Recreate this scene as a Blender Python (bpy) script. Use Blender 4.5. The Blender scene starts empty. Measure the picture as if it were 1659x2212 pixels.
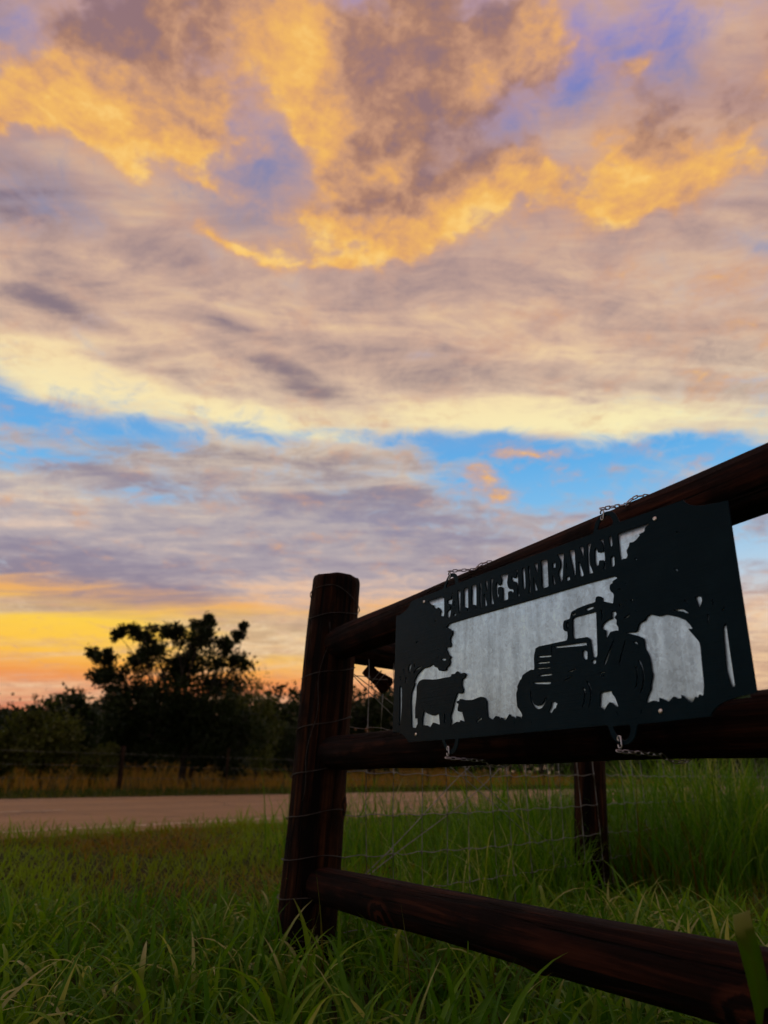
import bpy, bmesh, math, random
import numpy as np
from mathutils import Vector, Matrix, Quaternion, noise as mnoise

# ------------------------------------------------------------------ scene basics
sc = bpy.context.scene
COL = sc.collection
random.seed(7)
rng = np.random.default_rng(11)
H_EYE = 0.57                      # camera height above the ground at the fence, metres
F_PX = 1550.0                     # focal length in pixels of a 1659 x 2212 view of the photograph
PITCH = math.atan(584.0 / F_PX)
SP, CP = math.sin(PITCH), math.cos(PITCH)

cam_d = bpy.data.cameras.new('camera'); cam = bpy.data.objects.new('camera', cam_d); COL.objects.link(cam)
cam.location = (0, 0, H_EYE); cam.rotation_euler = (math.pi / 2 + PITCH, 0, 0)
cam_d.sensor_fit = 'HORIZONTAL'; cam_d.sensor_width = 36.0; cam_d.lens = 36.0 * F_PX / 1659.0
cam_d.clip_start = 0.02; cam_d.clip_end = 6000
cam_d.dof.use_dof = True; cam_d.dof.focus_distance = 1.68; cam_d.dof.aperture_fstop = 4.4; cam_d.dof.aperture_blades = 0
sc.camera = cam
sc.view_settings.view_transform = 'Standard'; sc.view_settings.look = 'None'
sc.view_settings.exposure = 0.0; sc.view_settings.gamma = 1.0; sc.view_settings.use_curve_mapping = False
sc.cycles.max_bounces = 6; sc.cycles.transparent_max_bounces = 8
sc.cycles.use_denoising = True
sc.cycles.use_adaptive_sampling = True; sc.cycles.adaptive_threshold = 0.02; sc.cycles.adaptive_min_samples = 12
sc.cycles.sample_clamp_indirect = 4.0

def lin(r, g, b):
    f = lambda c: (c / 12.92 if c <= 0.04045 else ((c + 0.055) / 1.055) ** 2.4)
    return (f(r / 255), f(g / 255), f(b / 255), 1.0)

def ray(px, py):
    """direction of a photo pixel (1659 x 2212 scale) from the photographer's eye"""
    u = (px - 829.5) / F_PX; v = (1106.0 - py) / F_PX
    return Vector((u, CP - v * SP, SP + v * CP))
EYE = Vector((0, 0, H_EYE))
def on_plane(px, py, p0, n):
    d = ray(px, py); t = (p0 - EYE).dot(n) / d.dot(n)
    return EYE + d * t

# ------------------------------------------------------------------ sky (world)
SUN_AZ, SUN_EL = math.radians(-27.0), math.radians(2.2)      # az measured from +Y towards +X
w = bpy.data.worlds.new('World'); sc.world = w; w.use_nodes = True
nt = w.node_tree; nt.nodes.clear()
w.cycles.sampling_method = 'MANUAL'; w.cycles.sample_map_resolution = 256

class G:
    """small helper for building node graphs"""
    def __init__(s, tree): s.t = tree
    def n(s, kind, **kw):
        nd = s.t.nodes.new(kind)
        for k, v in kw.items(): setattr(nd, k, v)
        return nd
    def put(s, sock, v):
        if v is None: return
        if hasattr(v, 'is_output') or isinstance(v, bpy.types.NodeSocket): s.t.links.new(v, sock)
        else: sock.default_value = v
    def m(s, op, a, b=None, c=None, clamp=False):
        nd = s.n('ShaderNodeMath', operation=op, use_clamp=clamp)
        s.put(nd.inputs[0], a); s.put(nd.inputs[1], b); s.put(nd.inputs[2], c)
        return nd.outputs[0]
    def vm(s, op, a, b=None, scale=None):
        nd = s.n('ShaderNodeVectorMath', operation=op)
        s.put(nd.inputs[0], a); s.put(nd.inputs[1], b)
        if scale is not None: s.put(nd.inputs['Scale'], scale)
        return nd.outputs['Value'] if op in ('DOT_PRODUCT', 'LENGTH') else nd.outputs['Vector']
    def mix(s, f, a, b, blend='MIX'):
        nd = s.n('ShaderNodeMix', data_type='RGBA', blend_type=blend)
        s.put(nd.inputs[0], f); s.put(nd.inputs[6], a); s.put(nd.inputs[7], b)
        return nd.outputs[2]
    def noise(s, vec, scale=1.0, detail=4.0, rough=0.5, lac=2.0, dist=0.0, out='Fac'):
        nd = s.n('ShaderNodeTexNoise'); nd.noise_dimensions = '3D'
        s.put(nd.inputs['Vector'], vec); nd.inputs['Scale'].default_value = scale
        nd.inputs['Detail'].default_value = detail; nd.inputs['Roughness'].default_value = rough
        nd.inputs['Lacunarity'].default_value = lac; nd.inputs['Distortion'].default_value = dist
        return nd.outputs[out]
    def ramp(s, f, stops, interp='LINEAR'):
        nd = s.n('ShaderNodeValToRGB'); r = nd.color_ramp; r.interpolation = interp
        while len(r.elements) < len(stops): r.elements.new(0.5)
        while len(r.elements) > len(stops): r.elements.remove(r.elements[-1])
        for e, (p, c) in zip(r.elements, stops):
            e.position = p; e.color = c if len(c) == 4 else (*c, 1)
        s.put(nd.inputs[0], f); return nd.outputs[0]
    def smooth(s, x, lo, hi, a=0.0, b=1.0):
        nd = s.n('ShaderNodeMapRange', interpolation_type='SMOOTHSTEP')
        s.put(nd.inputs['Value'], x); nd.inputs['From Min'].default_value = lo; nd.inputs['From Max'].default_value = hi
        nd.inputs['To Min'].default_value = a; nd.inputs['To Max'].default_value = b
        return nd.outputs['Result']
    def xyz(s, x=0.0, y=0.0, z=0.0):
        nd = s.n('ShaderNodeCombineXYZ'); s.put(nd.inputs[0], x); s.put(nd.inputs[1], y); s.put(nd.inputs[2], z)
        return nd.outputs[0]
    def mapping(s, vec, loc=(0, 0, 0), rot=(0, 0, 0), scale=(1, 1, 1), kind='POINT'):
        nd = s.n('ShaderNodeMapping', vector_type=kind)
        s.put(nd.inputs[0], vec); nd.inputs[1].default_value = loc; nd.inputs[2].default_value = rot; nd.inputs[3].default_value = scale
        return nd.outputs[0]

def dome(d):
    """direction -> flat dome chart (stereographic, zenith at 0)"""
    d = d.normalized(); return Vector((d.x, d.y)) / (1 + d.z)

# cloud masses: (x, y, half width, half height, turn in degrees, amount), sizes in photo pixels
CUMULUS = [
    (250, 60, 330, 240, -8, 1.0), (110, 190, 190, 150, 20, .85), (280, 290, 160, 140, 0, 1.0), (445, 210, 150, 120, 20, .5),
    (560, 60, 170, 120, 30, .75), (610, 150, 120, 90, 30, .5),
    (800, 90, 240, 170, 15, .9), (1040, 70, 200, 150, 0, .8), (1150, 130, 120, 80, 20, .65), (690, 170, 190, 110, 35, .55),
    (900, 320, 240, 190, 10, .85), (700, 330, 130, 190, 32, .6), (830, 490, 160, 110, 10, 1.0), (1000, 455, 170, 90, -12, .75),
    (1110, 380, 110, 70, 0, .9), (1240, 440, 170, 75, 12, .8), (1370, 440, 130, 90, 0, .85), (1500, 450, 100, 75, 0, .95), (1560, 360, 130, 90, 10, .5),
    (440, 385, 55, 32, 20, .55), (425, 480, 110, 34, 22, .5), (545, 540, 120, 44, 18, .62), (700, 575, 130, 40, 0, .6), (640, 520, 100, 50, 20, .3),
    (1320, 160, 70, 30, -35, .5), (1480, 240, 190, 130, 0, .55), (1640, 130, 120, 200, 0, .7), (1380, 330, 170, 90, 10, .35), (1640, 390, 60, 60, 0, .6),
    (30, 280, 80, 60, 0, .5), (1270, 40, 80, 60, 0, .4),
    (1155, 997, 110, 18, -4, .75), (1050, 1052, 100, 26, 12, .6), (1655, 730, 70, 80, 0, .6), (1320, 620, 130, 55, 12, .5), (1130, 690, 110, 40, 8, .4), (1500, 800, 120, 50, 8, .42), (1560, 600, 90, 60, 0, .35),
]
# high veil: positive = veil, negative = openings with clear sky
VEIL = [
    (500, 680, 1100, 210, 4, .65), (1300, 700, 700, 230, 4, .55), (600, 860, 800, 90, 8, .5), (1300, 900, 500, 60, 3, .5),
    (150, 560, 420, 240, 8, .5), (120, 1150, 620, 240, 3, .8), (620, 1150, 520, 200, 6, .7), (900, 1250, 450, 150, 3, .5),
    (250, 1300, 500, 90, 2, .5), (1640, 1420, 200, 140, 0, .6), (1500, 250, 350, 260, 0, .25),
    (-20, 850, 150, 60, 22, -1.2), (200, 925, 330, 44, 10, -1.0), (520, 945, 260, 30, 7, -.35), (900, 955, 260, 40, 5, -.9), (1200, 1035, 280, 75, 6, -1.25), (1100, 960, 120, 40, 0, -.5),
    (1560, 990, 260, 50, 2, -1.0), (350, 1075, 210, 30, 6, -1.0), (60, 985, 210, 55, 0, -1.05), (930, 765, 200, 24, 6, -.75), (1640, 1190, 130, 100, 0, -.8),
    (500, 340, 150, 190, 30, -.50), (620, 470, 150, 90, 0, -.35), (1090, 265, 70, 90, -20, -.9), (1235, 140, 110, 130, -30, -1.25), (1425, 120, 120, 130, 0, -1.15), (1400, 230, 420, 330, 0, .55), (700, 250, 500, 330, 0, .25),
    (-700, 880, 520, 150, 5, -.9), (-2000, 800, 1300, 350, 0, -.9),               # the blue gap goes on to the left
    (1600, 520, 120, 45, 0, -.6), (80, 420, 170, 110, 30, -.45),
]
# darker bands and brighter bands inside the veil
SHADE = [
    (110, 665, 190, 34, 20, 1.0), (630, 800, 170, 34, 22, 1.0), (470, 690, 130, 24, 15, .6), (60, 480, 260, 130, 30, .8), (380, 560, 260, 60, 20, .45),
    (250, 1030, 330, 40, 6, .7), (80, 1245, 460, 80, 4, 1.5), (420, 1320, 330, 34, 5, .7), (700, 1060, 400, 60, 8, .6), (600, 1180, 300, 50, 0, .4), (900, 1120, 280, 60, 4, .4),
    (830, 310, 1, 1, 0, 0),
    (300, 850, 560, 46, 10, -1.0), (900, 885, 600, 50, 4, -.95), (60, 760, 200, 40, 14, -.9), (1350, 905, 500, 45, 2, -.8), (1200, 590, 250, 60, 8, -.3),
    (700, 1290, 340, 50, -2, -.8), (150, 1140, 120, 14, 4, -.5), (1640, 1330, 120, 60, 0, -.5), (1250, 780, 260, 40, 5, -.5),
]

def blob_sum(g, vec, blobs):
    acc = None
    for (x, y, rx, ry, turn, amt) in blobs:
        if amt == 0: continue
        c = dome(ray(x, y)); a = math.radians(turn)
        e1 = (dome(ray(x + 10 * math.cos(a), y + 10 * math.sin(a))) - c) / 10
        sc_ = e1.length
        mp = g.mapping(vec, (c.x, c.y, 0), (0, 0, math.atan2(e1.y, e1.x)), (sc_ * rx * 1.25, sc_ * ry * 1.25, 1), 'TEXTURE')
        gr = g.n('ShaderNodeTexGradient', gradient_type='SPHERICAL'); g.put(gr.inputs[0], mp)
        acc = g.m('MULTIPLY', gr.outputs['Fac'], amt) if acc is None else g.m('MULTIPLY_ADD', gr.outputs['Fac'], amt, acc)
    return acc

def field_group(name, blobs, body):
    t = bpy.data.node_groups.new(name, 'ShaderNodeTree')
    t.interface.new_socket('chart', in_out='INPUT', socket_type='NodeSocketVector')
    t.interface.new_socket('deck', in_out='INPUT', socket_type='NodeSocketVector')
    t.interface.new_socket('field', in_out='OUTPUT', socket_type='NodeSocketFloat')
    g = G(t); i = g.n('NodeGroupInput'); o = g.n('NodeGroupOutput')
    g.put(o.inputs[0], body(g, i.outputs[0], i.outputs[1], blobs))
    return t

def cum_body(g, q, p, blobs):
    w1 = g.vm('SUBTRACT', g.noise(p, 2.6, 3, .5, out='Color'), (0.5, 0.5, 0.5))
    w2 = g.vm('SUBTRACT', g.noise(p, 9.0, 4, .6, out='Color'), (0.5, 0.5, 0.5))
    amp = g.m('MULTIPLY', g.m('SUBTRACT', 1.0, g.vm('LENGTH', q)), 1.6, clamp=True)       # far clouds are smaller in the chart
    q2 = g.vm('ADD', q, g.vm('SCALE', w1, scale=g.m('MULTIPLY', amp, .12)))
    q2 = g.vm('ADD', q2, g.vm('SCALE', w2, scale=g.m('MULTIPLY', amp, .05)))
    q2 = g.vm('MULTIPLY', q2, (1, 1, 0))
    s = blob_sum(g, q2, blobs)
    n1 = g.noise(p, 4.2, 6, .62, 2.1)
    pw = g.vm('ADD', p, g.vm('SCALE', w2, scale=.22))
    vo = g.n('ShaderNodeTexVoronoi', feature='SMOOTH_F1'); g.put(vo.inputs['Vector'], g.vm('MULTIPLY', pw, (1, 1, 0))); vo.voronoi_dimensions = '2D'
    vo.inputs['Scale'].default_value = 6.5; vo.inputs['Detail'].default_value = 2.0; vo.inputs['Roughness'].default_value = .55; vo.inputs['Lacunarity'].default_value = 2.3; vo.inputs['Smoothness'].default_value = .6
    n2 = g.noise(p, 19.0, 5, .68, 2.1)
    f = g.m('MULTIPLY_ADD', g.m('SUBTRACT', n1, .5), .95, s)
    f = g.m('MULTIPLY_ADD', g.m('SUBTRACT', .60, vo.outputs['Distance']), .58, f)
    return g.m('MULTIPLY_ADD', g.m('SUBTRACT', n2, .5), .62, f)

def veil_body(g, q, p, blobs):
    w1 = g.vm('SUBTRACT', g.noise(p, 1.7, 4, .55, out='Color'), (0.5, 0.5, 0.5))
    q2 = g.vm('MULTIPLY', g.vm('ADD', q, g.vm('SCALE', w1, scale=.055)), (1, 1, 0))
    return blob_sum(g, q2, blobs)

g = G(nt)
tc = g.n('ShaderNodeTexCoord'); D = g.vm('NORMALIZE', tc.outputs['Generated'])
sep = g.n('ShaderNodeSeparateXYZ'); g.put(sep.inputs[0], D)
dx, dy, dz0 = sep.outputs
dz = g.m('MAXIMUM', dz0, 0.0)
den = g.m('ADD', dz, 1.0)
chart = g.xyz(g.m('DIVIDE', dx, den), g.m('DIVIDE', dy, den))
dk = g.m('ADD', dz, 0.10)
deck = g.xyz(g.m('DIVIDE', dx, dk), g.m('DIVIDE', dy, dk))
el = g.m('MULTIPLY', g.m('ARCSINE', dz), 180 / math.pi / 90.0)                      # 0..1 horizon to zenith
sunv = (math.sin(SUN_AZ), math.cos(SUN_AZ), 0)
horiz = g.vm('NORMALIZE', g.vm('MULTIPLY', D, (1, 1, 0)))
toward = g.m('MULTIPLY_ADD', g.vm('DOT_PRODUCT', D, sunv), .5, .5)              # 1 towards the sunset, 0 away
near_sun = g.smooth(g.vm('DOT_PRODUCT', horiz, sunv), .74, .99)

# clear sky: the physical sky plus the deeper evening blues of the photograph
sky = g.n('ShaderNodeTexSky'); sky.sky_type = 'NISHITA'; sky.sun_disc = False
sky.sun_elevation = SUN_EL; sky.sun_rotation = SUN_AZ; sky.air_density = 1.2; sky.dust_density = 1.5; sky.ozone_density = 2.0
sky_s = g.vm('SCALE', sky.outputs[0], scale=.05)
clear = g.ramp(el, [(0.0, lin(226, 190, 150)), (.06, lin(238, 208, 165)), (.11, lin(226, 212, 195)), (.16, lin(186, 208, 226)), (.20, lin(140, 196, 234)), (.27, lin(96, 172, 230)),
                    (.34, lin(126, 152, 200)), (.46, lin(140, 136, 160)), (.53, lin(130, 132, 176)), (.58, lin(112, 126, 208)), (.64, lin(112, 122, 206)), (1.0, lin(112, 112, 160))])
clear = g.mix(.06, clear, sky_s, 'ADD')

# veil
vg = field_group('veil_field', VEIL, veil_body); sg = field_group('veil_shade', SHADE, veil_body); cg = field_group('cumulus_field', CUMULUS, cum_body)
def use(group, q, p):
    nd = g.n('ShaderNodeGroup'); nd.node_tree = group; g.put(nd.inputs[0], q); g.put(nd.inputs[1], p); return nd.outputs[0]
streak = g.mapping(deck, rot=(0, 0, math.radians(-22)), scale=(.55, 1.7, 1))
sn1 = g.noise(streak, 1.5, 9, .6, 2.1, .35)
sn2 = g.noise(streak, 4.5, 8, .62, 2.1, .5)
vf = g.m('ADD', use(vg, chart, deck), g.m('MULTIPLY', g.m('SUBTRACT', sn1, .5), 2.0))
vf = g.m('ADD', vf, g.m('MULTIPLY', g.m('SUBTRACT', sn2, .5), .5))
mott = g.noise(deck, 8.0, 7, .68, 2.1, .6)
vf = g.m('MULTIPLY_ADD', g.m('SUBTRACT', mott, .5), 2.6, vf)
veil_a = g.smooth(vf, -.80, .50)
sh = g.m('ADD', use(sg, chart, deck), g.m('MULTIPLY', g.m('SUBTRACT', sn2, .5), 2.7))
sh = g.m('ADD', sh, g.m('MULTIPLY', g.m('SUBTRACT', sn1, .5), 1.6))
sh = g.m('ADD', sh, g.m('MULTIPLY', g.m('SUBTRACT', mott, .5), 1.5))
dark = g.smooth(sh, -.25, 1.05)
lite = g.smooth(sh, .10, -.95)
v_mid = g.ramp(el, [(0.0, lin(214, 178, 150)), (.08, lin(226, 188, 150)), (.13, lin(204, 174, 158)), (.17, lin(178, 162, 166)), (.22, lin(190, 174, 170)), (.29, lin(226, 202, 172)), (.36, lin(216, 180, 154)), (.5, lin(190, 154, 144)), (1, lin(178, 146, 148))])
v_dark = g.ramp(el, [(0.0, lin(160, 126, 116)), (.09, lin(164, 130, 120)), (.14, lin(140, 124, 140)), (.22, lin(146, 136, 156)), (.30, lin(146, 124, 120)), (.40, lin(134, 116, 126)), (.5, lin(124, 110, 130)), (1, lin(110, 100, 135))])
v_lite = g.ramp(el, [(0.0, lin(250, 205, 150)), (.09, lin(252, 214, 160)), (.14, lin(244, 194, 150)), (.20, lin(226, 198, 178)), (.29, lin(255, 240, 182)), (.36, lin(250, 216, 164)), (.5, lin(244, 196, 142)), (1, lin(220, 172, 152))])
veil_c = g.mix(lite, g.mix(dark, v_mid, v_dark), v_lite)
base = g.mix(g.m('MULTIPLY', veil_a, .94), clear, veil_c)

# glow low over the set sun
gold = g.ramp(el, [(0.0, lin(190, 80, 55)), (.06, lin(214, 104, 62)), (.08, lin(240, 146, 74)), (.10, lin(255, 196, 66)), (.125, lin(255, 208, 70)), (.145, lin(240, 176, 100)), (.17, lin(200, 160, 140))])
el_r = g.m('MULTIPLY_ADD', g.m('SUBTRACT', sn2, .5), .055, el)
glow_a = g.m('MULTIPLY', g.smooth(el_r, .160, .138), g.m('MULTIPLY_ADD', near_sun, .9, .05))
glow_n = g.smooth(g.noise(g.mapping(deck, scale=(.25, .8, 1)), 2.0, 8, .6, 2.0, .4), .36, .58, .28, 1.0)
base = g.mix(g.m('MULTIPLY', glow_a, glow_n), base, gold)

# cumulus lit from low on the left
off = (math.sin(SUN_AZ) * .06, math.cos(SUN_AZ) * .06, 0)
off2 = (math.sin(SUN_AZ) * .09, math.cos(SUN_AZ) * .09, 0)
c0 = use(cg, chart, deck); c1 = use(cg, g.vm('ADD', chart, off), g.vm('ADD', deck, off2))
gen = g.m('MULTIPLY', g.smooth(g.noise(deck, 1.1, 5, .55), .40, .66), .9)          # scattered clouds everywhere else
outside = g.smooth(g.vm('DOT_PRODUCT', D, tuple(ray(829, 900).normalized())), .80, .62)
gen = g.m('MULTIPLY', gen, g.smooth(dz, .38, .72))
c0 = g.m('ADD', c0, g.m('MULTIPLY', gen, outside))
c1 = g.m('ADD', c1, g.m('MULTIPLY', gen, outside))
puff = g.noise(deck, 6.0, 8, .66, 2.1, .4)
puff2 = g.noise(deck, 2.3, 4, .55, 2.1, .2)
cum_a = g.smooth(c0, -.12, .74)
thick = g.smooth(c0, .50, 1.30)
lit = g.m('MULTIPLY_ADD', g.m('SUBTRACT', c0, c1), .56, .42)
lit = g.m('MULTIPLY_ADD', g.m('SUBTRACT', puff, .5), 1.35, lit)
lit = g.m('MULTIPLY_ADD', g.m('SUBTRACT', g.noise(deck, 24.0, 4, .7, 2.1, .3), .5), .6, lit)
lit = g.m('MULTIPLY_ADD', g.m('SUBTRACT', puff2, .5), .7, lit)
lit = g.m('MULTIPLY_ADD', thick, -.46, lit, clamp=True)
cum_c = g.ramp(lit, [(0.0, lin(146, 114, 116)), (.20, lin(170, 126, 106)), (.38, lin(200, 150, 118)), (.58, lin(228, 168, 106)), (.80, lin(245, 186, 98)), (1.0, lin(254, 206, 118))])
cum_c = g.mix(g.smooth(c0, .70, .15), cum_c, lin(208, 160, 136))
final = g.mix(g.m('MULTIPLY', cum_a, .95), base, cum_c)

# away from the sunset the evening sky is darker and bluer
east = g.mix(g.smooth(toward, .08, .50), (.42, .42, .46, 1), (1, 1, 1, 1))
final = g.mix(1.0, final, east, 'MULTIPLY')
below = g.smooth(dz0, 0.0, -.03)
final = g.mix(below, final, lin(40, 38, 30))
bg = g.n('ShaderNodeBackground'); g.put(bg.inputs[0], final); bg.inputs[1].default_value = 1.0
wo = g.n('ShaderNodeOutputWorld'); g.put(wo.inputs[0], bg.outputs[0])

# last light of the sun, low behind the trees on the left
sd = bpy.data.lights.new('sun', 'SUN'); sd.energy = 0.08; sd.angle = math.radians(8); sd.color = (1.0, .62, .32)
so = bpy.data.objects.new('sun', sd); COL.objects.link(so)
so.rotation_euler = Vector((math.sin(SUN_AZ) * math.cos(SUN_EL), math.cos(SUN_AZ) * math.cos(SUN_EL), math.sin(SUN_EL))).to_track_quat('Z', 'Y').to_euler()
# END_OF_SKY

# ------------------------------------------------------------------ materials
def material(name):
    m = bpy.data.materials.new(name); m.use_nodes = True
    t = m.node_tree; t.nodes.clear(); gg = G(t)
    b = gg.n('ShaderNodeBsdfPrincipled'); o = gg.n('ShaderNodeOutputMaterial'); t.links.new(b.outputs[0], o.inputs[0])
    return m, gg, b, o
def bump(gg, b, h, strength, dist):
    bn = gg.n('ShaderNodeBump'); bn.inputs['Strength'].default_value = strength; bn.inputs['Distance'].default_value = dist
    gg.put(bn.inputs['Height'], h); gg.put(b.inputs['Normal'], bn.outputs[0])

def wood_material(name, c1, c2, c3):
    m, gg, b, o = material(name)
    tc_ = gg.n('ShaderNodeTexCoord'); oi = gg.n('ShaderNodeObjectInfo')
    v = gg.vm('ADD', tc_.outputs['Object'], gg.vm('SCALE', gg.xyz(oi.outputs['Random'], oi.outputs['Random'], oi.outputs['Random']), scale=31.0))
    grain = gg.noise(gg.mapping(v, scale=(60, 60, 2.2)), 1, 6, .65, 2.2, .6)
    big = gg.noise(gg.mapping(v, scale=(9, 9, 1.6)), 1, 5, .6)
    blot = gg.noise(v, 7, 5, .6)
    col = gg.ramp(grain, [(.28, c1), (.5, c2), (.74, c3)])
    col = gg.mix(gg.smooth(blot, .42, .66), col, c1)
    col = gg.mix(gg.m('MULTIPLY', gg.smooth(big, .55, .75), .5), col, c3)
    crack = gg.smooth(gg.noise(gg.mapping(v, scale=(30, 30, .7)), 1, 4, .6, 2.2, .5), .41, .455)
    col = gg.mix(crack, (.003, .0015, .001, 1), col)
    at = gg.n('ShaderNodeAttribute', attribute_name='knot')
    rings = gg.m('SINE', gg.m('ADD', gg.m('MULTIPLY', at.outputs['Fac'], 15.0), gg.m('MULTIPLY', gg.noise(v, 55, 4, .6), 6.0)))
    kn = gg.mix(gg.smooth(rings, -.4, .6), c1, c3)
    col = gg.mix(gg.m('MULTIPLY', gg.smooth(at.outputs['Fac'], .1, .5), .7), col, kn)
    gg.put(b.inputs['Base Color'], col)
    b.inputs['Roughness'].default_value = .8; b.inputs['Specular IOR Level'].default_value = .10
    hgt = gg.m('ADD', gg.m('MULTIPLY', grain, .6), gg.m('MULTIPLY', crack, 1.2))
    bump(gg, b, hgt, 1.0, .007)
    return m
M_POST = wood_material('post_wood', (.004, .0014, .0006, 1), (.022, .0068, .0022, 1), (.095, .036, .012, 1))
M_RAIL = wood_material('rail_wood', (.0026, .0008, .0005, 1), (.0125, .0034, .0016, 1), (.075, .021, .009, 1))
M_FARWOOD = wood_material('far_wood', (.02, .012, .008, 1), (.05, .03, .018, 1), (.08, .05, .03, 1))

def metal_material(name, col, rough, metallic=1.0):
    m, gg, b, o = material(name)
    tc_ = gg.n('ShaderNodeTexCoord')
    nn = gg.noise(tc_.outputs['Object'], 60, 4, .6)
    gg.put(b.inputs['Base Color'], gg.mix(gg.smooth(nn, .45, .7), col, tuple(c * .45 for c in col[:3]) + (1,)))
    b.inputs['Metallic'].default_value = metallic; b.inputs['Roughness'].default_value = rough
    return m
M_WIRE = metal_material('fence_wire', (.26, .26, .24, 1), .45)
M_OLDWIRE = metal_material('old_wire', (.07, .065, .06, 1), .5)
M_CHAIN = metal_material('zinc_chain', (.50, .51, .52, 1), .30)
M_SCREW = metal_material('steel_screw', (.75, .72, .66, 1), .3)

# cut black plate: dark satin coating with a faint wavy brushed grain
M_PLATE, gg, b, o = material('black_coated_steel')
tc_ = gg.n('ShaderNodeTexCoord')
wav = gg.noise(gg.mapping(tc_.outputs['Object'], scale=(5, 190, 5)), 1, 4, .6, 2.0, 1.4)
spt = gg.noise(tc_.outputs['Object'], 9, 5, .6)
gg.put(b.inputs['Base Color'], gg.mix(gg.smooth(spt, .4, .65), (.0022, .0140, .0215, 1), (.0042, .0185, .0270, 1)))
gg.put(b.inputs['Roughness'], gg.smooth(spt, .3, .75, .28, .42)); b.inputs['Specular IOR Level'].default_value = .045
bump(gg, b, wav, .3, .0015)
# galvanised sheet: spangle, dull run marks
M_SHEET, gg, b, o = material('galvanised_sheet')
tc_ = gg.n('ShaderNodeTexCoord')
wv = gg.vm('ADD', tc_.outputs['Object'], gg.vm('SCALE', gg.vm('SUBTRACT', gg.noise(tc_.outputs['Object'], 60, 3, .6, out='Color'), (.5, .5, .5)), scale=.030))
vo = gg.n('ShaderNodeTexVoronoi'); gg.put(vo.inputs['Vector'], wv); vo.inputs['Scale'].default_value = 150
sp = gg.n('ShaderNodeSeparateColor'); gg.put(sp.inputs[0], vo.outputs['Color'])
run = gg.noise(gg.mapping(tc_.outputs['Object'], scale=(26, 2.2, 26)), 1, 5, .6, 2, .5)
big = gg.noise(tc_.outputs['Object'], 5.0, 5, .6)
val = gg.m('MULTIPLY_ADD', sp.outputs[0], .20, .90)
val = gg.m('MULTIPLY_ADD', gg.smooth(run, .40, .66), -.24, val)
val = gg.m('MULTIPLY_ADD', gg.smooth(big, .40, .65), -.10, val)
gg.put(b.inputs['Base Color'], gg.mix(1.0, gg.xyz(val, val, val), (.67, .88, 1.0, 1), 'MULTIPLY'))
b.inputs['Metallic'].default_value = .92
gg.put(b.inputs['Roughness'], gg.m('MULTIPLY_ADD', sp.outputs[1], .12, .40))
bump(gg, b, gg.noise(tc_.outputs['Object'], 16, 4, .5), .12, .004)

def leaf_material(name, stops, transl=.35, rough=.45, spec=.35):
    m, gg, b, o = material(name)
    at = gg.n('ShaderNodeAttribute', attribute_name='tint')
    col = gg.ramp(at.outputs['Fac'], stops)
    gg.put(b.inputs['Base Color'], col); b.inputs['Roughness'].default_value = rough; b.inputs['Specular IOR Level'].default_value = spec
    tr = gg.n('ShaderNodeBsdfTranslucent'); gg.put(tr.inputs[0], gg.mix(1.0, col, (1.3, 1.35, .6, 1), 'MULTIPLY'))
    mx = gg.n('ShaderNodeMixShader'); mx.inputs[0].default_value = transl
    gg.t.links.new(b.outputs[0], mx.inputs[1]); gg.t.links.new(tr.outputs[0], mx.inputs[2]); gg.t.links.new(mx.outputs[0], o.inputs[0])
    return m
M_GRASS = leaf_material('grass', [(0, (.12, .085, .014, 1)), (.10, (.090, .105, .010, 1)), (.24, (.050, .150, .006, 1)), (.6, (.085, .220, .007, 1)), (.88, (.17, .31, .010, 1)), (.97, (.19, .26, .03, 1)), (1, (.42, .44, .17, 1))], .4, .45, .15)  # palest stop: the cut blade tip, also highlight flecks put into the colour
M_MOWN = leaf_material('mown_grass', [(0, (.24, .125, .020, 1)), (.22, (.23, .185, .014, 1)), (.45, (.16, .24, .010, 1)), (1, (.21, .34, .014, 1))], .35, .55, .08)
M_DRY = leaf_material('dry_field_grass', [(0, (.27, .145, .026, 1)), (.5, (.36, .20, .034, 1)), (.8, (.20, .17, .026, 1)), (.88, (.06, .085, .014, 1)), (1, (.05, .080, .013, 1))], .35, .6, .1)
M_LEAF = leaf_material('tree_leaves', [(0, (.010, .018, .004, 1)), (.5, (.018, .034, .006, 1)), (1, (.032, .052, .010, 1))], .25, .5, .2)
M_LEAF2 = leaf_material('bush_leaves', [(0, (.050, .065, .010, 1)), (.5, (.075, .095, .014, 1)), (1, (.10, .12, .020, 1))], .3, .5, .2)
M_BARK, gg, b, o = material('bark')
tc_ = gg.n('ShaderNodeTexCoord')
bk = gg.noise(gg.mapping(tc_.outputs['Object'], scale=(14, 14, 3)), 1, 5, .6)
gg.put(b.inputs['Base Color'], gg.ramp(bk, [(.3, (.012, .009, .006, 1)), (.7, (.045, .034, .024, 1))])); b.inputs['Roughness'].default_value = .9

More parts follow.
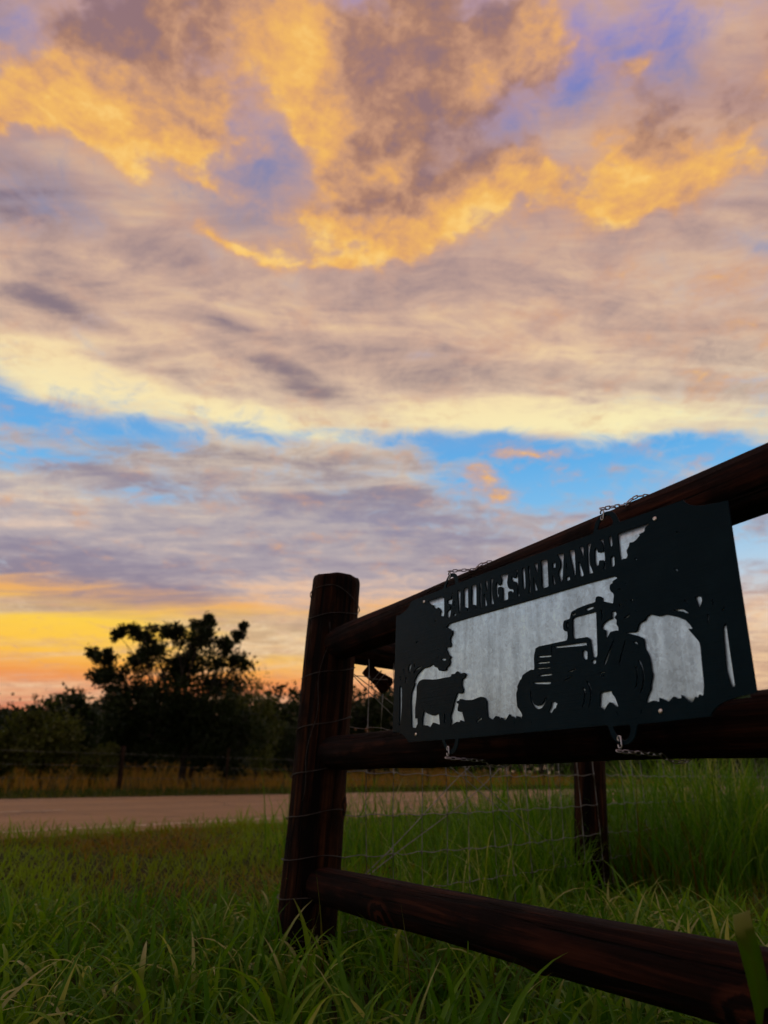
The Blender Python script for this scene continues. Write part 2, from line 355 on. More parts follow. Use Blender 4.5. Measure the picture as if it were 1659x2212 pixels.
# ------------------------------------------------------------------ helpers
def link(o, parent=None):
    COL.objects.link(o)
    if parent is not None: o.parent = parent
    return o
def tag(o, label=None, cat=None, group=None, kind=None):
    if label: o['label'] = label
    if cat: o['category'] = cat
    if group: o['group'] = group
    if kind: o['kind'] = kind
    return o
def thing(name, label, cat, loc=(0, 0, 0), group=None):
    o = bpy.data.objects.new(name, None); o.empty_display_size = .1; link(o); o.location = loc
    return tag(o, label, cat, group)
def place(o, parent):
    """keep the world placement of a part when it gets its parent"""
    o.parent = parent
    o.matrix_parent_inverse = (Matrix.Translation(parent.location) @ parent.rotation_euler.to_matrix().to_4x4()).inverted()
    return o
def mesh_np(name, verts, faces, mat, tint=None, smooth=True):
    """verts (N,3), faces (M,4) or (M,3) arrays -> mesh"""
    me = bpy.data.meshes.new(name)
    nv, nf, k = len(verts), len(faces), faces.shape[1]
    me.vertices.add(nv); me.vertices.foreach_set('co', np.ascontiguousarray(verts, dtype=np.float32).ravel())
    me.loops.add(nf * k); me.loops.foreach_set('vertex_index', np.ascontiguousarray(faces, dtype=np.int32).ravel())
    me.polygons.add(nf); me.polygons.foreach_set('loop_start', np.arange(0, nf * k, k, dtype=np.int32))
    me.polygons.foreach_set('use_smooth', np.full(nf, smooth))
    if tint is not None:
        a = me.attributes.new('tint', 'FLOAT', 'POINT'); a.data.foreach_set('value', np.ascontiguousarray(tint, dtype=np.float32))
    me.update(calc_edges=True); me.validate()
    me.materials.append(mat)
    return me

def tube_mesh(name, pts, rad, mat, seg=8, caps=True, cyclic=False):
    """tube along 3-D points; rad is a number or a list"""
    pts = [Vector(p) for p in pts]; n = len(pts)
    rads = rad if hasattr(rad, '__len__') else [rad] * n
    vs, fs = [], []
    up = None
    for i, p in enumerate(pts):
        if cyclic: t = (pts[(i + 1) % n] - pts[i - 1]).normalized()
        else: t = (pts[min(i + 1, n - 1)] - pts[max(i - 1, 0)]).normalized()
        if up is None:
            up = t.orthogonal().normalized()
        else:
            up = (up - t * up.dot(t));  up = up.normalized() if up.length > 1e-6 else t.orthogonal().normalized()
        sd_ = t.cross(up)
        for k in range(seg):
            a = 2 * math.pi * k / seg
            vs.append(p + (up * math.cos(a) + sd_ * math.sin(a)) * rads[i])
    rows = n if cyclic else n - 1
    for i in range(rows):
        for k in range(seg):
            a, b_ = i * seg + k, i * seg + (k + 1) % seg
            c, d = ((i + 1) % n) * seg + (k + 1) % seg, ((i + 1) % n) * seg + k
            fs.append((a, b_, c, d))
    if caps and not cyclic:
        fs.append(tuple(range(seg - 1, -1, -1))); fs.append(tuple((n - 1) * seg + k for k in range(seg)))
    me = bpy.data.meshes.new(name); me.from_pydata([tuple(v) for v in vs], [], fs); me.materials.append(mat)
    for p in me.polygons: p.use_smooth = len(p.vertices) == 4
    return me

def log_object(name, p0, p1, r0, r1, mat, seed, parent=None, rings=90, seg=64, knots=(), sag=0.0, lump=.06):
    """a round timber from p0 to p1: local Z runs along it"""
    p0, p1 = Vector(p0), Vector(p1); ax = p1 - p0; L = ax.length
    rot = ax.to_track_quat('Z', 'X').to_matrix().to_4x4()
    bm = bmesh.new(); kl = bm.verts.layers.float.new('knot')
    off = Vector((seed * 7.3, seed * 3.1, seed * 1.7))
    rowsv = []
    for i in range(rings + 1):
        z = L * i / rings; r = r0 + (r1 - r0) * i / rings
        edge = min(z, L - z)
        rr = r * (1 - .05 * max(0, 1 - edge / (r * .16)) ** 2)
        row = []
        for k in range(seg):
            a = 2 * math.pi * k / seg
            c, s_ = math.cos(a), math.sin(a)
            n1 = mnoise.noise(Vector((c * .8, s_ * .8, z * 2.6)) + off)
            n2 = mnoise.noise(Vector((c * 4.5, s_ * 4.5, z * 1.1)) + off)
            n3 = mnoise.noise(Vector((c * 13, s_ * 13, z * 3.0)) + off)
            q = rr * (1 + lump * n1 + .034 * n2 + .034 * n3)
            kv = 0.0
            for (kz, ka, kr) in knots:
                da = (a - ka + math.pi) % (2 * math.pi) - math.pi
                dd = math.hypot((z - kz) * .75, da * r) / kr
                if dd < 1.5:
                    q += r * .11 * math.exp(-dd * dd * 1.6); kv = max(kv, 1 - dd / 1.5)
            bend = sag * math.sin(math.pi * i / rings)
            wob = mnoise.noise(Vector((3.1, 1.2, z * 1.1)) + off) * r * .16
            zj = mnoise.noise(Vector((c * 2.5, s_ * 2.5, 9)) + off) * r * .07 if i in (0, rings) else 0
            v = bm.verts.new((q * c + bend, q * s_ + wob, z + zj)); v[kl] = kv; row.append(v)
        rowsv.append(row)
    for i in range(rings):
        for k in range(seg):
            bm.faces.new((rowsv[i][k], rowsv[i][(k + 1) % seg], rowsv[i + 1][(k + 1) % seg], rowsv[i + 1][k]))
    for i, flip in ((0, True), (rings, False)):
        c = bm.verts.new((0, 0, (0 if flip else L) + (-.004 if flip else .004)))
        prev = rowsv[i]
        for k in range(seg):
            a, b_ = prev[k], prev[(k + 1) % seg]
            bm.faces.new((b_, a, c) if flip else (a, b_, c))
    me = bpy.data.meshes.new(name); bm.to_mesh(me); bm.free(); me.materials.append(mat)
    for p in me.polygons: p.use_smooth = len(p.vertices) == 4
    o = bpy.data.objects.new(name, me); link(o)
    o.matrix_world = Matrix.Translation(p0) @ rot
    if parent is not None:
        o.parent = parent; o.matrix_parent_inverse = Matrix.Translation(parent.location).inverted(); o.matrix_basis = Matrix.Translation(p0) @ rot
    return o

# ------------------------------------------------------------------ the land
ROAD = Vector((.605, .796, 0)); RN = Vector((-.796, .605, 0))     # along the road, away across it
Q_NEAR, Q_FAR = 6.34, 15.4
def sstep(a, b_, x):
    t = np.clip((x - a) / (b_ - a), 0, 1); return t * t * (3 - 2 * t)
def land_z(x, y):
    q = RN.x * x + RN.y * y
    z = .13 * sstep(2.4, 6.1, q) + .125 * np.clip((q - 6.1) / 9.6, 0, 1) + .10 * sstep(15.6, 19, q) + 1.05 * sstep(17.5, 38, q)
    return z
def in_road(x, y, pad=0.0):
    q = RN.x * x + RN.y * y; return (q > Q_NEAR - pad) & (q < Q_FAR + pad)

M_SOIL, gg, b, o = material('soil_and_thatch')
gm = gg.n('ShaderNodeNewGeometry')
n1 = gg.noise(gm.outputs['Position'], 1.1, 6, .6); n2 = gg.noise(gm.outputs['Position'], 22, 6, .7)
c = gg.ramp(n2, [(.3, (.018, .020, .004, 1)), (.55, (.045, .045, .009, 1)), (.75, (.10, .070, .017, 1))])
c = gg.mix(gg.smooth(n1, .42, .62), c, (.035, .055, .006, 1))
gg.put(b.inputs['Base Color'], c); b.inputs['Roughness'].default_value = .95; b.inputs['Specular IOR Level'].default_value = .1
bump(gg, b, n2, .8, .03)

qs = np.unique(np.concatenate([np.linspace(-3000, -60, 8), np.linspace(-60, -6, 12), np.linspace(-6, 9, 61), np.linspace(9, 22, 27), np.linspace(22, 90, 24), np.linspace(90, 3500, 10)]))
ss = np.unique(np.concatenate([np.linspace(-3000, -60, 8), np.linspace(-60, -12, 12), np.linspace(-12, 24, 73), np.linspace(24, 90, 16), np.linspace(90, 3500, 10)]))
Qm, Sm = np.meshgrid(qs, ss, indexing='ij')
X = RN.x * Qm + ROAD.x * Sm; Y = RN.y * Qm + ROAD.y * Sm
Z = land_z(X, Y)
bumpy = np.array([mnoise.noise(Vector((x * .9, y * .9, 4.0))) for x, y in zip(X.ravel(), Y.ravel())]).reshape(X.shape)
offroad = 1 - sstep(6.3, 6.75, Qm) * (1 - sstep(15.0, 15.4, Qm))
bumpy = bumpy * (1 - sstep(5.2, 6.0, Qm) * (1 - sstep(15.6, 16.4, Qm)))
near = np.exp(-(X ** 2 + Y ** 2) / 900.0)
Z = Z + bumpy * .035 * offroad * near - .05 * (1 - offroad)
nq, ns = Qm.shape
idx = np.arange(nq * ns).reshape(nq, ns)
faces = np.stack([idx[:-1, :-1], idx[1:, :-1], idx[1:, 1:], idx[:-1, 1:]], -1).reshape(-1, 4)
ground = link(bpy.data.objects.new('ground', mesh_np('ground', np.stack([X, Y, Z], -1).reshape(-1, 3), faces, M_SOIL)))
tag(ground, kind='structure')

# road
M_ROAD, gg, b, o = material('worn_asphalt')
gm = gg.n('ShaderNodeNewGeometry')
rv = gg.mapping(gm.outputs['Position'], rot=(0, 0, math.atan2(-ROAD.y, ROAD.x)))
n1 = gg.noise(gg.mapping(rv, scale=(.12, 1.1, 1)), 1, 5, .6); n2 = gg.noise(gm.outputs['Position'], 90, 3, .7)
n3 = gg.noise(gg.mapping(rv, scale=(.5, .5, 1)), 1, 6, .65)
c = gg.ramp(n1, [(.32, (.30, .180, .075, 1)), (.5, (.37, .230, .100, 1)), (.68, (.43, .275, .125, 1))])
c = gg.mix(gg.m('MULTIPLY', gg.smooth(n2, .45, .7), .45), c, (.16, .10, .05, 1))
c = gg.mix(gg.m('MULTIPLY', gg.smooth(n3, .55, .7), .35), c, (.18, .115, .058, 1))
vo = gg.n('ShaderNodeTexVoronoi', feature='DISTANCE_TO_EDGE'); vo.inputs['Scale'].default_value = .35
gg.put(vo.inputs['Vector'], gg.vm('ADD', gm.outputs['Position'], gg.vm('SCALE', gg.noise(gm.outputs['Position'], 1.3, 4, .6, out='Color'), scale=1.2)))
c = gg.mix(gg.smooth(vo.outputs['Distance'], .0, .012), (.045, .036, .03, 1), c)
trk = gg.n('ShaderNodeSeparateXYZ'); gg.put(trk.inputs[0], rv)
tr = gg.m('SINE', gg.m('MULTIPLY', trk.outputs[1], 2 * math.pi / 2.25))
c = gg.mix(gg.m('MULTIPLY', gg.smooth(gg.m('ADD', tr, gg.m('MULTIPLY', gg.m('SUBTRACT', n1, .5), 2.0)), .1, .9), .35), c, (.20, .125, .06, 1))
gg.put(b.inputs['Base Color'], c); b.inputs['Roughness'].default_value = .8; b.inputs['Specular IOR Level'].default_value = .35
bump(gg, b, n2, .5, .004)
rq = np.linspace(Q_NEAR, Q_FAR, 14); rs = np.concatenate([np.linspace(-900, -30, 8), np.linspace(-26, 40, 34), np.linspace(46, 1200, 12)])
Qm, Sm = np.meshgrid(rq, rs, indexing='ij')
edge = np.array([mnoise.noise(Vector((s_ * .5, 3.3, 0))) for s_ in rs]) * .14
Qm = Qm.copy(); Qm[0] += edge; Qm[-1] += edge[::-1]
X = RN.x * Qm + ROAD.x * Sm; Y = RN.y * Qm + ROAD.y * Sm
Z = land_z(X, Y) + .004 + .05 * np.sin(np.pi * np.clip((Qm - Q_NEAR) / (Q_FAR - Q_NEAR), 0, 1)) * .4
nq, ns = Qm.shape; idx = np.arange(nq * ns).reshape(nq, ns)
faces = np.stack([idx[:-1, :-1], idx[1:, :-1], idx[1:, 1:], idx[:-1, 1:]], -1).reshape(-1, 4)
road = link(bpy.data.objects.new('road', mesh_np('road', np.stack([X, Y, Z], -1).reshape(-1, 3), faces, M_ROAD)))
tag(road, kind='structure')
M_PAINT, gg, b, o = material('worn_road_paint')
gm = gg.n('ShaderNodeNewGeometry')
wn = gg.noise(gm.outputs['Position'], 9, 6, .75)
gg.put(b.inputs['Base Color'], gg.mix(gg.smooth(wn, .42, .56), (.75, .62, .42, 1), (.45, .33, .19, 1))); b.inputs['Roughness'].default_value = .7
def stripe(q, w_, s0, s1):
    S = np.linspace(s0, s1, max(2, int((s1 - s0) / 2)))
    vs = []
    for s_ in S:
        for qq in (q, q + w_):
            x, y = RN.x * qq + ROAD.x * s_, RN.y * qq + ROAD.y * s_
            vs.append((x, y, float(land_z(x, y)) + .009 + .02 * math.sin(math.pi * (qq - Q_NEAR) / (Q_FAR - Q_NEAR))))
    n = len(S); f = np.array([[2 * i, 2 * i + 1, 2 * i + 3, 2 * i + 2] for i in range(n - 1)])
    o_ = link(bpy.data.objects.new('road_line', mesh_np('road_line', np.array(vs), f, M_PAINT)), road)
    return o_
stripe(Q_FAR - .75, .13, -80, 160)
stripe(Q_NEAR + .55, .11, -80, 160)
for k in range(-4, 12): stripe(10.0, .12, k * 9.0 + 2.9, k * 9.0 + 5.9)

# ------------------------------------------------------------------ fence geometry
def ground_pt(px, py):
    d = ray(px, py); t = -H_EYE / d.z; return EYE + d * t
P_BASE = ground_pt(655, 2090)
FD = Vector((.5126, -.8586, 0)).normalized()            # along the rail fence, towards the viewer
FN = Vector((-FD.y, FD.x, 0)); FN = FN if FN.dot(EYE - P_BASE) > 0 else -FN
FN.z = 0; FN.normalize()                                # faces the viewer
nface = Vector((0, -1, 0))
top_c = on_plane(727, 1250, P_BASE, Vector((0, 1, 0)))
POST_R = .081
fence = thing('rail_fence', 'dark brown round timber rail fence carrying the ranch sign', 'fence', (P_BASE.x, P_BASE.y, 0))
lean = (top_c - P_BASE)
corner = log_object('post', P_BASE - lean.normalized() * .35, top_c, .106, .092, M_POST, 1.0, fence, rings=110, knots=((.85, 2.9, .03), (1.25, 3.6, .022)))
corner['label'] = 'thick dark corner post wrapped with wire'
def post_at(z):
    return P_BASE + lean * (z / lean.z)
# rails: intersections of the view rays with the upright plane through the post
F0 = P_BASE.copy(); F0.z = 0
def rail_pt(px, py, off=0.0): return on_plane(px, py, F0 + FN * off, FN)
def rail(name, a_top, a_bot, b_top, b_bot, seed, knots=(), off=0.0, ext=.75, **kw):
    A0, A1 = rail_pt(*a_top, off), rail_pt(*a_bot, off); B0, B1 = rail_pt(*b_top, off), rail_pt(*b_bot, off)
    A, B = (A0 + A1) / 2, (B0 + B1) / 2
    ra, rb = (A0 - A1).length / 2 * .97, (B0 - B1).length / 2 * .97
    dirv = (B - A).normalized()
    B_ = B + dirv * ext; A_ = post_at(A.z) + FD * .055
    return log_object('rail', A_, B_, ra, rb, M_RAIL, seed, fence, rings=150, knots=knots, **kw), A_, B_, ra, rb
T_rail, TA, TB, tra, trb = rail('rail', (790, 1322), (790, 1400), (1620, 975), (1620, 1112), 2.0, off=-.005)
M_rail, MA, MB_, mra, mrb = rail('rail', (770, 1580), (770, 1663), (1640, 1492), (1640, 1632), 3.0, off=-.005)
B_rail, BA, BB, bra, brb = rail('rail', (740, 1882), (740, 1972), (1560, 2032), (1560, 2212), 5.0, knots=((.5, 2.2, .045), (1.62, 2.2, .05), (1.1, 3.0, .03)), off=-.005)

# far end post of the rail fence (just outside the picture on the right)
e_ = TB - (TB - TA).normalized() * .12
log_object('post', (e_.x - FN.x * .05, e_.y - FN.y * .05, -.3), (e_.x - FN.x * .05 + .03, e_.y - FN.y * .05, 1.34), .09, .08, M_POST, 9.0, fence, rings=60)

# ------------------------------------------------------------------ wire fence behind (parallel to the road)
R_BASE = ground_pt(1281, 1950)
WD = (R_BASE - P_BASE); WD.z = 0; W_SPAN = WD.length; WD.normalize()
WN = Vector((WD.y, -WD.x, 0))
wire_fence = thing('wire_fence', 'woven wire fence with braced end running back to the rear post', 'fence', (R_BASE.x, R_BASE.y, 0))
r_top = on_plane(1270, 1420, R_BASE, Vector((0, 1, 0)))
rp = log_object('post', R_BASE - (r_top - R_BASE).normalized() * .3, r_top, .088, .078, M_POST, 4.0, wire_fence, rings=80, knots=((.9, 4.0, .03),))
rp['label'] = 'reddish rear post standing in grass'
far_p = P_BASE + WD * (W_SPAN + 3.3)
log_object('post', (far_p.x, far_p.y, -.3), (far_p.x + .02, far_p.y, 1.25), .085, .08, M_POST, 6.0, wire_fence, rings=40)
def wf(px, py, off=0.0): return on_plane(px, py, P_BASE + WN * off, WN)
ba = wf(800, 1443); bz = ba.z + .058
bA = post_at(bz) + WD * .03; bB = R_BASE + (r_top - R_BASE) * (bz / (r_top.z)) - WD * .02
br = log_object('brace_rail', bA, bB, .06, .055, M_POST, 8.0, wire_fence, rings=90)

def part_mesh(name, me, parent):
    o_ = bpy.data.objects.new(name, me); link(o_); o_.parent = parent; o_.matrix_parent_inverse = Matrix.Translation(parent.location).inverted(); return o_
WIRE_R = .0017
hz_ = []
for py in (1331, 1454, 1565, 1666, 1761, 1854, 1937, 2020):
    xx = 727 - .0852 * (py - 1245)
    hz_.append(on_plane(xx, py, P_BASE, Vector((0, 1, 0))).z)
STAY = .15
nst = int((W_SPAN + 3.2) / STAY)
for i, z in enumerate(hz_):
    c0_ = post_at(z)
    # wrap round the corner post
    pts = []
    for k in range(40):
        a = 2 * math.pi * k / 40
        r = .1065 - .0105 * z + .0028
        pts.append(c0_ + Vector((math.cos(a) * r, math.sin(a) * r, .012 * math.sin(a + i * .7) + .004 * math.sin(3 * a + i) + .010 * math.cos(a))))
    part_mesh('wire_wrap', tube_mesh('wire_wrap', pts, WIRE_R * 1.15, M_OLDWIRE, 6, cyclic=True), wire_fence)
    pts = []
    N = nst * 6
    for k in range(N + 1):
        d = .08 + (W_SPAN + 3.2) * k / N
        ph = (d / STAY) % 1.0
        crimp = .0035 * math.sin(2 * math.pi * ph) * (1 if i % 2 else -1) * (1 if abs(ph - .5) > .12 else 2.0)
        p = P_BASE + WD * d + WN * (.086 * min(1, d / .3) if d < W_SPAN + .2 else .086)
        p.z = z + crimp - .012 * math.sin(math.pi * min(1, d / W_SPAN)) + .006 * mnoise.noise(Vector((d * 1.3, i * 5.1, 0)))
        pts.append(p)
    part_mesh('line_wire', tube_mesh('line_wire', pts, WIRE_R, M_WIRE, 5), wire_fence)
# top tie wire, tilted round the post head
pts = []
c0_ = post_at(1.245)
for k in range(40):
    a = 2 * math.pi * k / 40; r = .0965
    pts.append(c0_ + Vector((math.cos(a) * r, math.sin(a) * r, .006 - .055 * max(0, math.cos(a)) ** 1.4 - .02 * math.sin(a))))
part_mesh('wire_wrap', tube_mesh('wire_wrap', pts, WIRE_R * 1.1, M_OLDWIRE, 6, cyclic=True), wire_fence)
# loose wire end running down the corner post
pts = []
for k in range(26):
    z = 1.13 - .62 * k / 25
    a = math.radians(-92 - 26 * k / 25 + 5 * math.sin(k * .6)); r = .1075 - .0105 * z + .003
    pts.append(post_at(z) + Vector((math.cos(a) * r, math.sin(a) * r, 0)))
part_mesh('loose_wire', tube_mesh('loose_wire', pts, WIRE_R * .8, M_OLDWIRE, 5), wire_fence)
for j in range(1, nst + 1):
    d = .05 + j * STAY * (1 + .02 * math.sin(j * 2.3))
    pts = []; rr = []
    zs = [hz_[-1] - .03]
    for z in sorted(hz_): zs += [z - .006, z, z + .006]
    zs = sorted(zs + [hz_[0] + .004])
    for z in zs:
        p = P_BASE + WD * (d + .006 * math.sin(z * 7 + j)) + WN * .0875; p.z = z - .012 * math.sin(math.pi * min(1, d / W_SPAN))
        pts.append(p); rr.append(WIRE_R * (2.6 if any(abs(z - h) < 1e-6 for h in hz_) else 1.0))
    part_mesh('stay_wire', tube_mesh('stay_wire', pts, rr, M_WIRE, 5), wire_fence)
# crossed brace wires between the two posts
def brace(a, b_, twist=.012, n=24):
    for ph in (0, math.pi):
        pts = []
        for k in range(n + 1):
            t = k / n; p = a.lerp(b_, t); p = p + Vector((0, 0, 1)) * (twist * math.cos(ph) * math.sin(math.pi * t)) + WN * (twist * .4 * math.sin(ph + t * 9))
            pts.append(p)
        part_mesh('brace_wire', tube_mesh('brace_wire', pts, WIRE_R * 1.1, M_WIRE, 5), wire_fence)
lo_a = wf(735, 1890); lo_b = R_BASE + Vector((0, 0, 1.02))
brace(post_at(.16) + WD * .09, lo_b - WD * .08, .05)
hi_a = post_at(.98) + WD * .09; hi_b = R_BASE + Vector((0, 0, .12)) - WD * .08
brace(hi_a, hi_b, .03)

# block of wood twisted into the brace wires
tb = wf(816, 1466, .04)
blk = thing('wood_block', 'small dark weathered wood block hanging in the brace wires beside the post', 'block', tb)
bm = bmesh.new()
secs = [(-.062, .017, .022), (-.05, .021, .026), (-.02, .022, .024), (0, .024, .027), (.02, .029, .033), (.045, .030, .036), (.058, .022, .026)]
rows = []
for z, a_, b__ in secs:
    row = []
    for k in range(10):
        an = 2 * math.pi * k / 10
        cx = math.copysign(abs(math.cos(an)) ** .5, math.cos(an)); sy = math.copysign(abs(math.sin(an)) ** .5, math.sin(an))
        j = 1 + .14 * mnoise.noise(Vector((z * 40, k * 1.7, 2)))
        row.append(bm.verts.new((a_ * cx * j, b__ * sy * j, z)))
    rows.append(row)
for i in range(len(rows) - 1):
    for k in range(10): bm.faces.new((rows[i][k], rows[i][(k + 1) % 10], rows[i + 1][(k + 1) % 10], rows[i + 1][k]))
bm.faces.new(rows[0][::-1]); bm.faces.new(rows[-1])
me = bpy.data.meshes.new('block'); bm.to_mesh(me); bm.free(); me.materials.append(M_POST)
bo = bpy.data.objects.new('block', me); link(bo, blk)
axis = (ray(845, 1490) - ray(800, 1450)); axis = Vector((axis.x, 0, axis.z)).normalized()
bo.rotation_euler = axis.to_track_quat('Z', 'Y').to_euler()
for k, zz in enumerate((-.008, .012)):
    pts = [axis * zz + (axis.orthogonal().normalized() * math.cos(a) + axis.cross(axis.orthogonal().normalized()) * math.sin(a)) * .034 for a in [2 * math.pi * q / 18 for q in range(18)]]
    link(bpy.data.objects.new('wire_loop', tube_mesh('wire_loop', pts, WIRE_R, M_WIRE, 5, cyclic=True)), blk)
pts = [Vector((0, 0, .0)) + axis * -.05, Vector((-.03, 0, .045)), Vector((-.01, .01, .085)), Vector((.005, .02, .13))]
link(bpy.data.objects.new('hanging_wire', tube_mesh('hanging_wire', pts, WIRE_R, M_WIRE, 5)), blk)
for q in ((.10, -.11), (.14, -.12), (-.012, -.20)):
    pts = [axis * .03, axis * .03 + Vector((q[0] * .5, 0, q[1] * .5)), axis * .03 + Vector((q[0], 0, q[1]))]
    link(bpy.data.objects.new('hanging_wire', tube_mesh('hanging_wire', pts, WIRE_R, M_WIRE, 5)), blk)

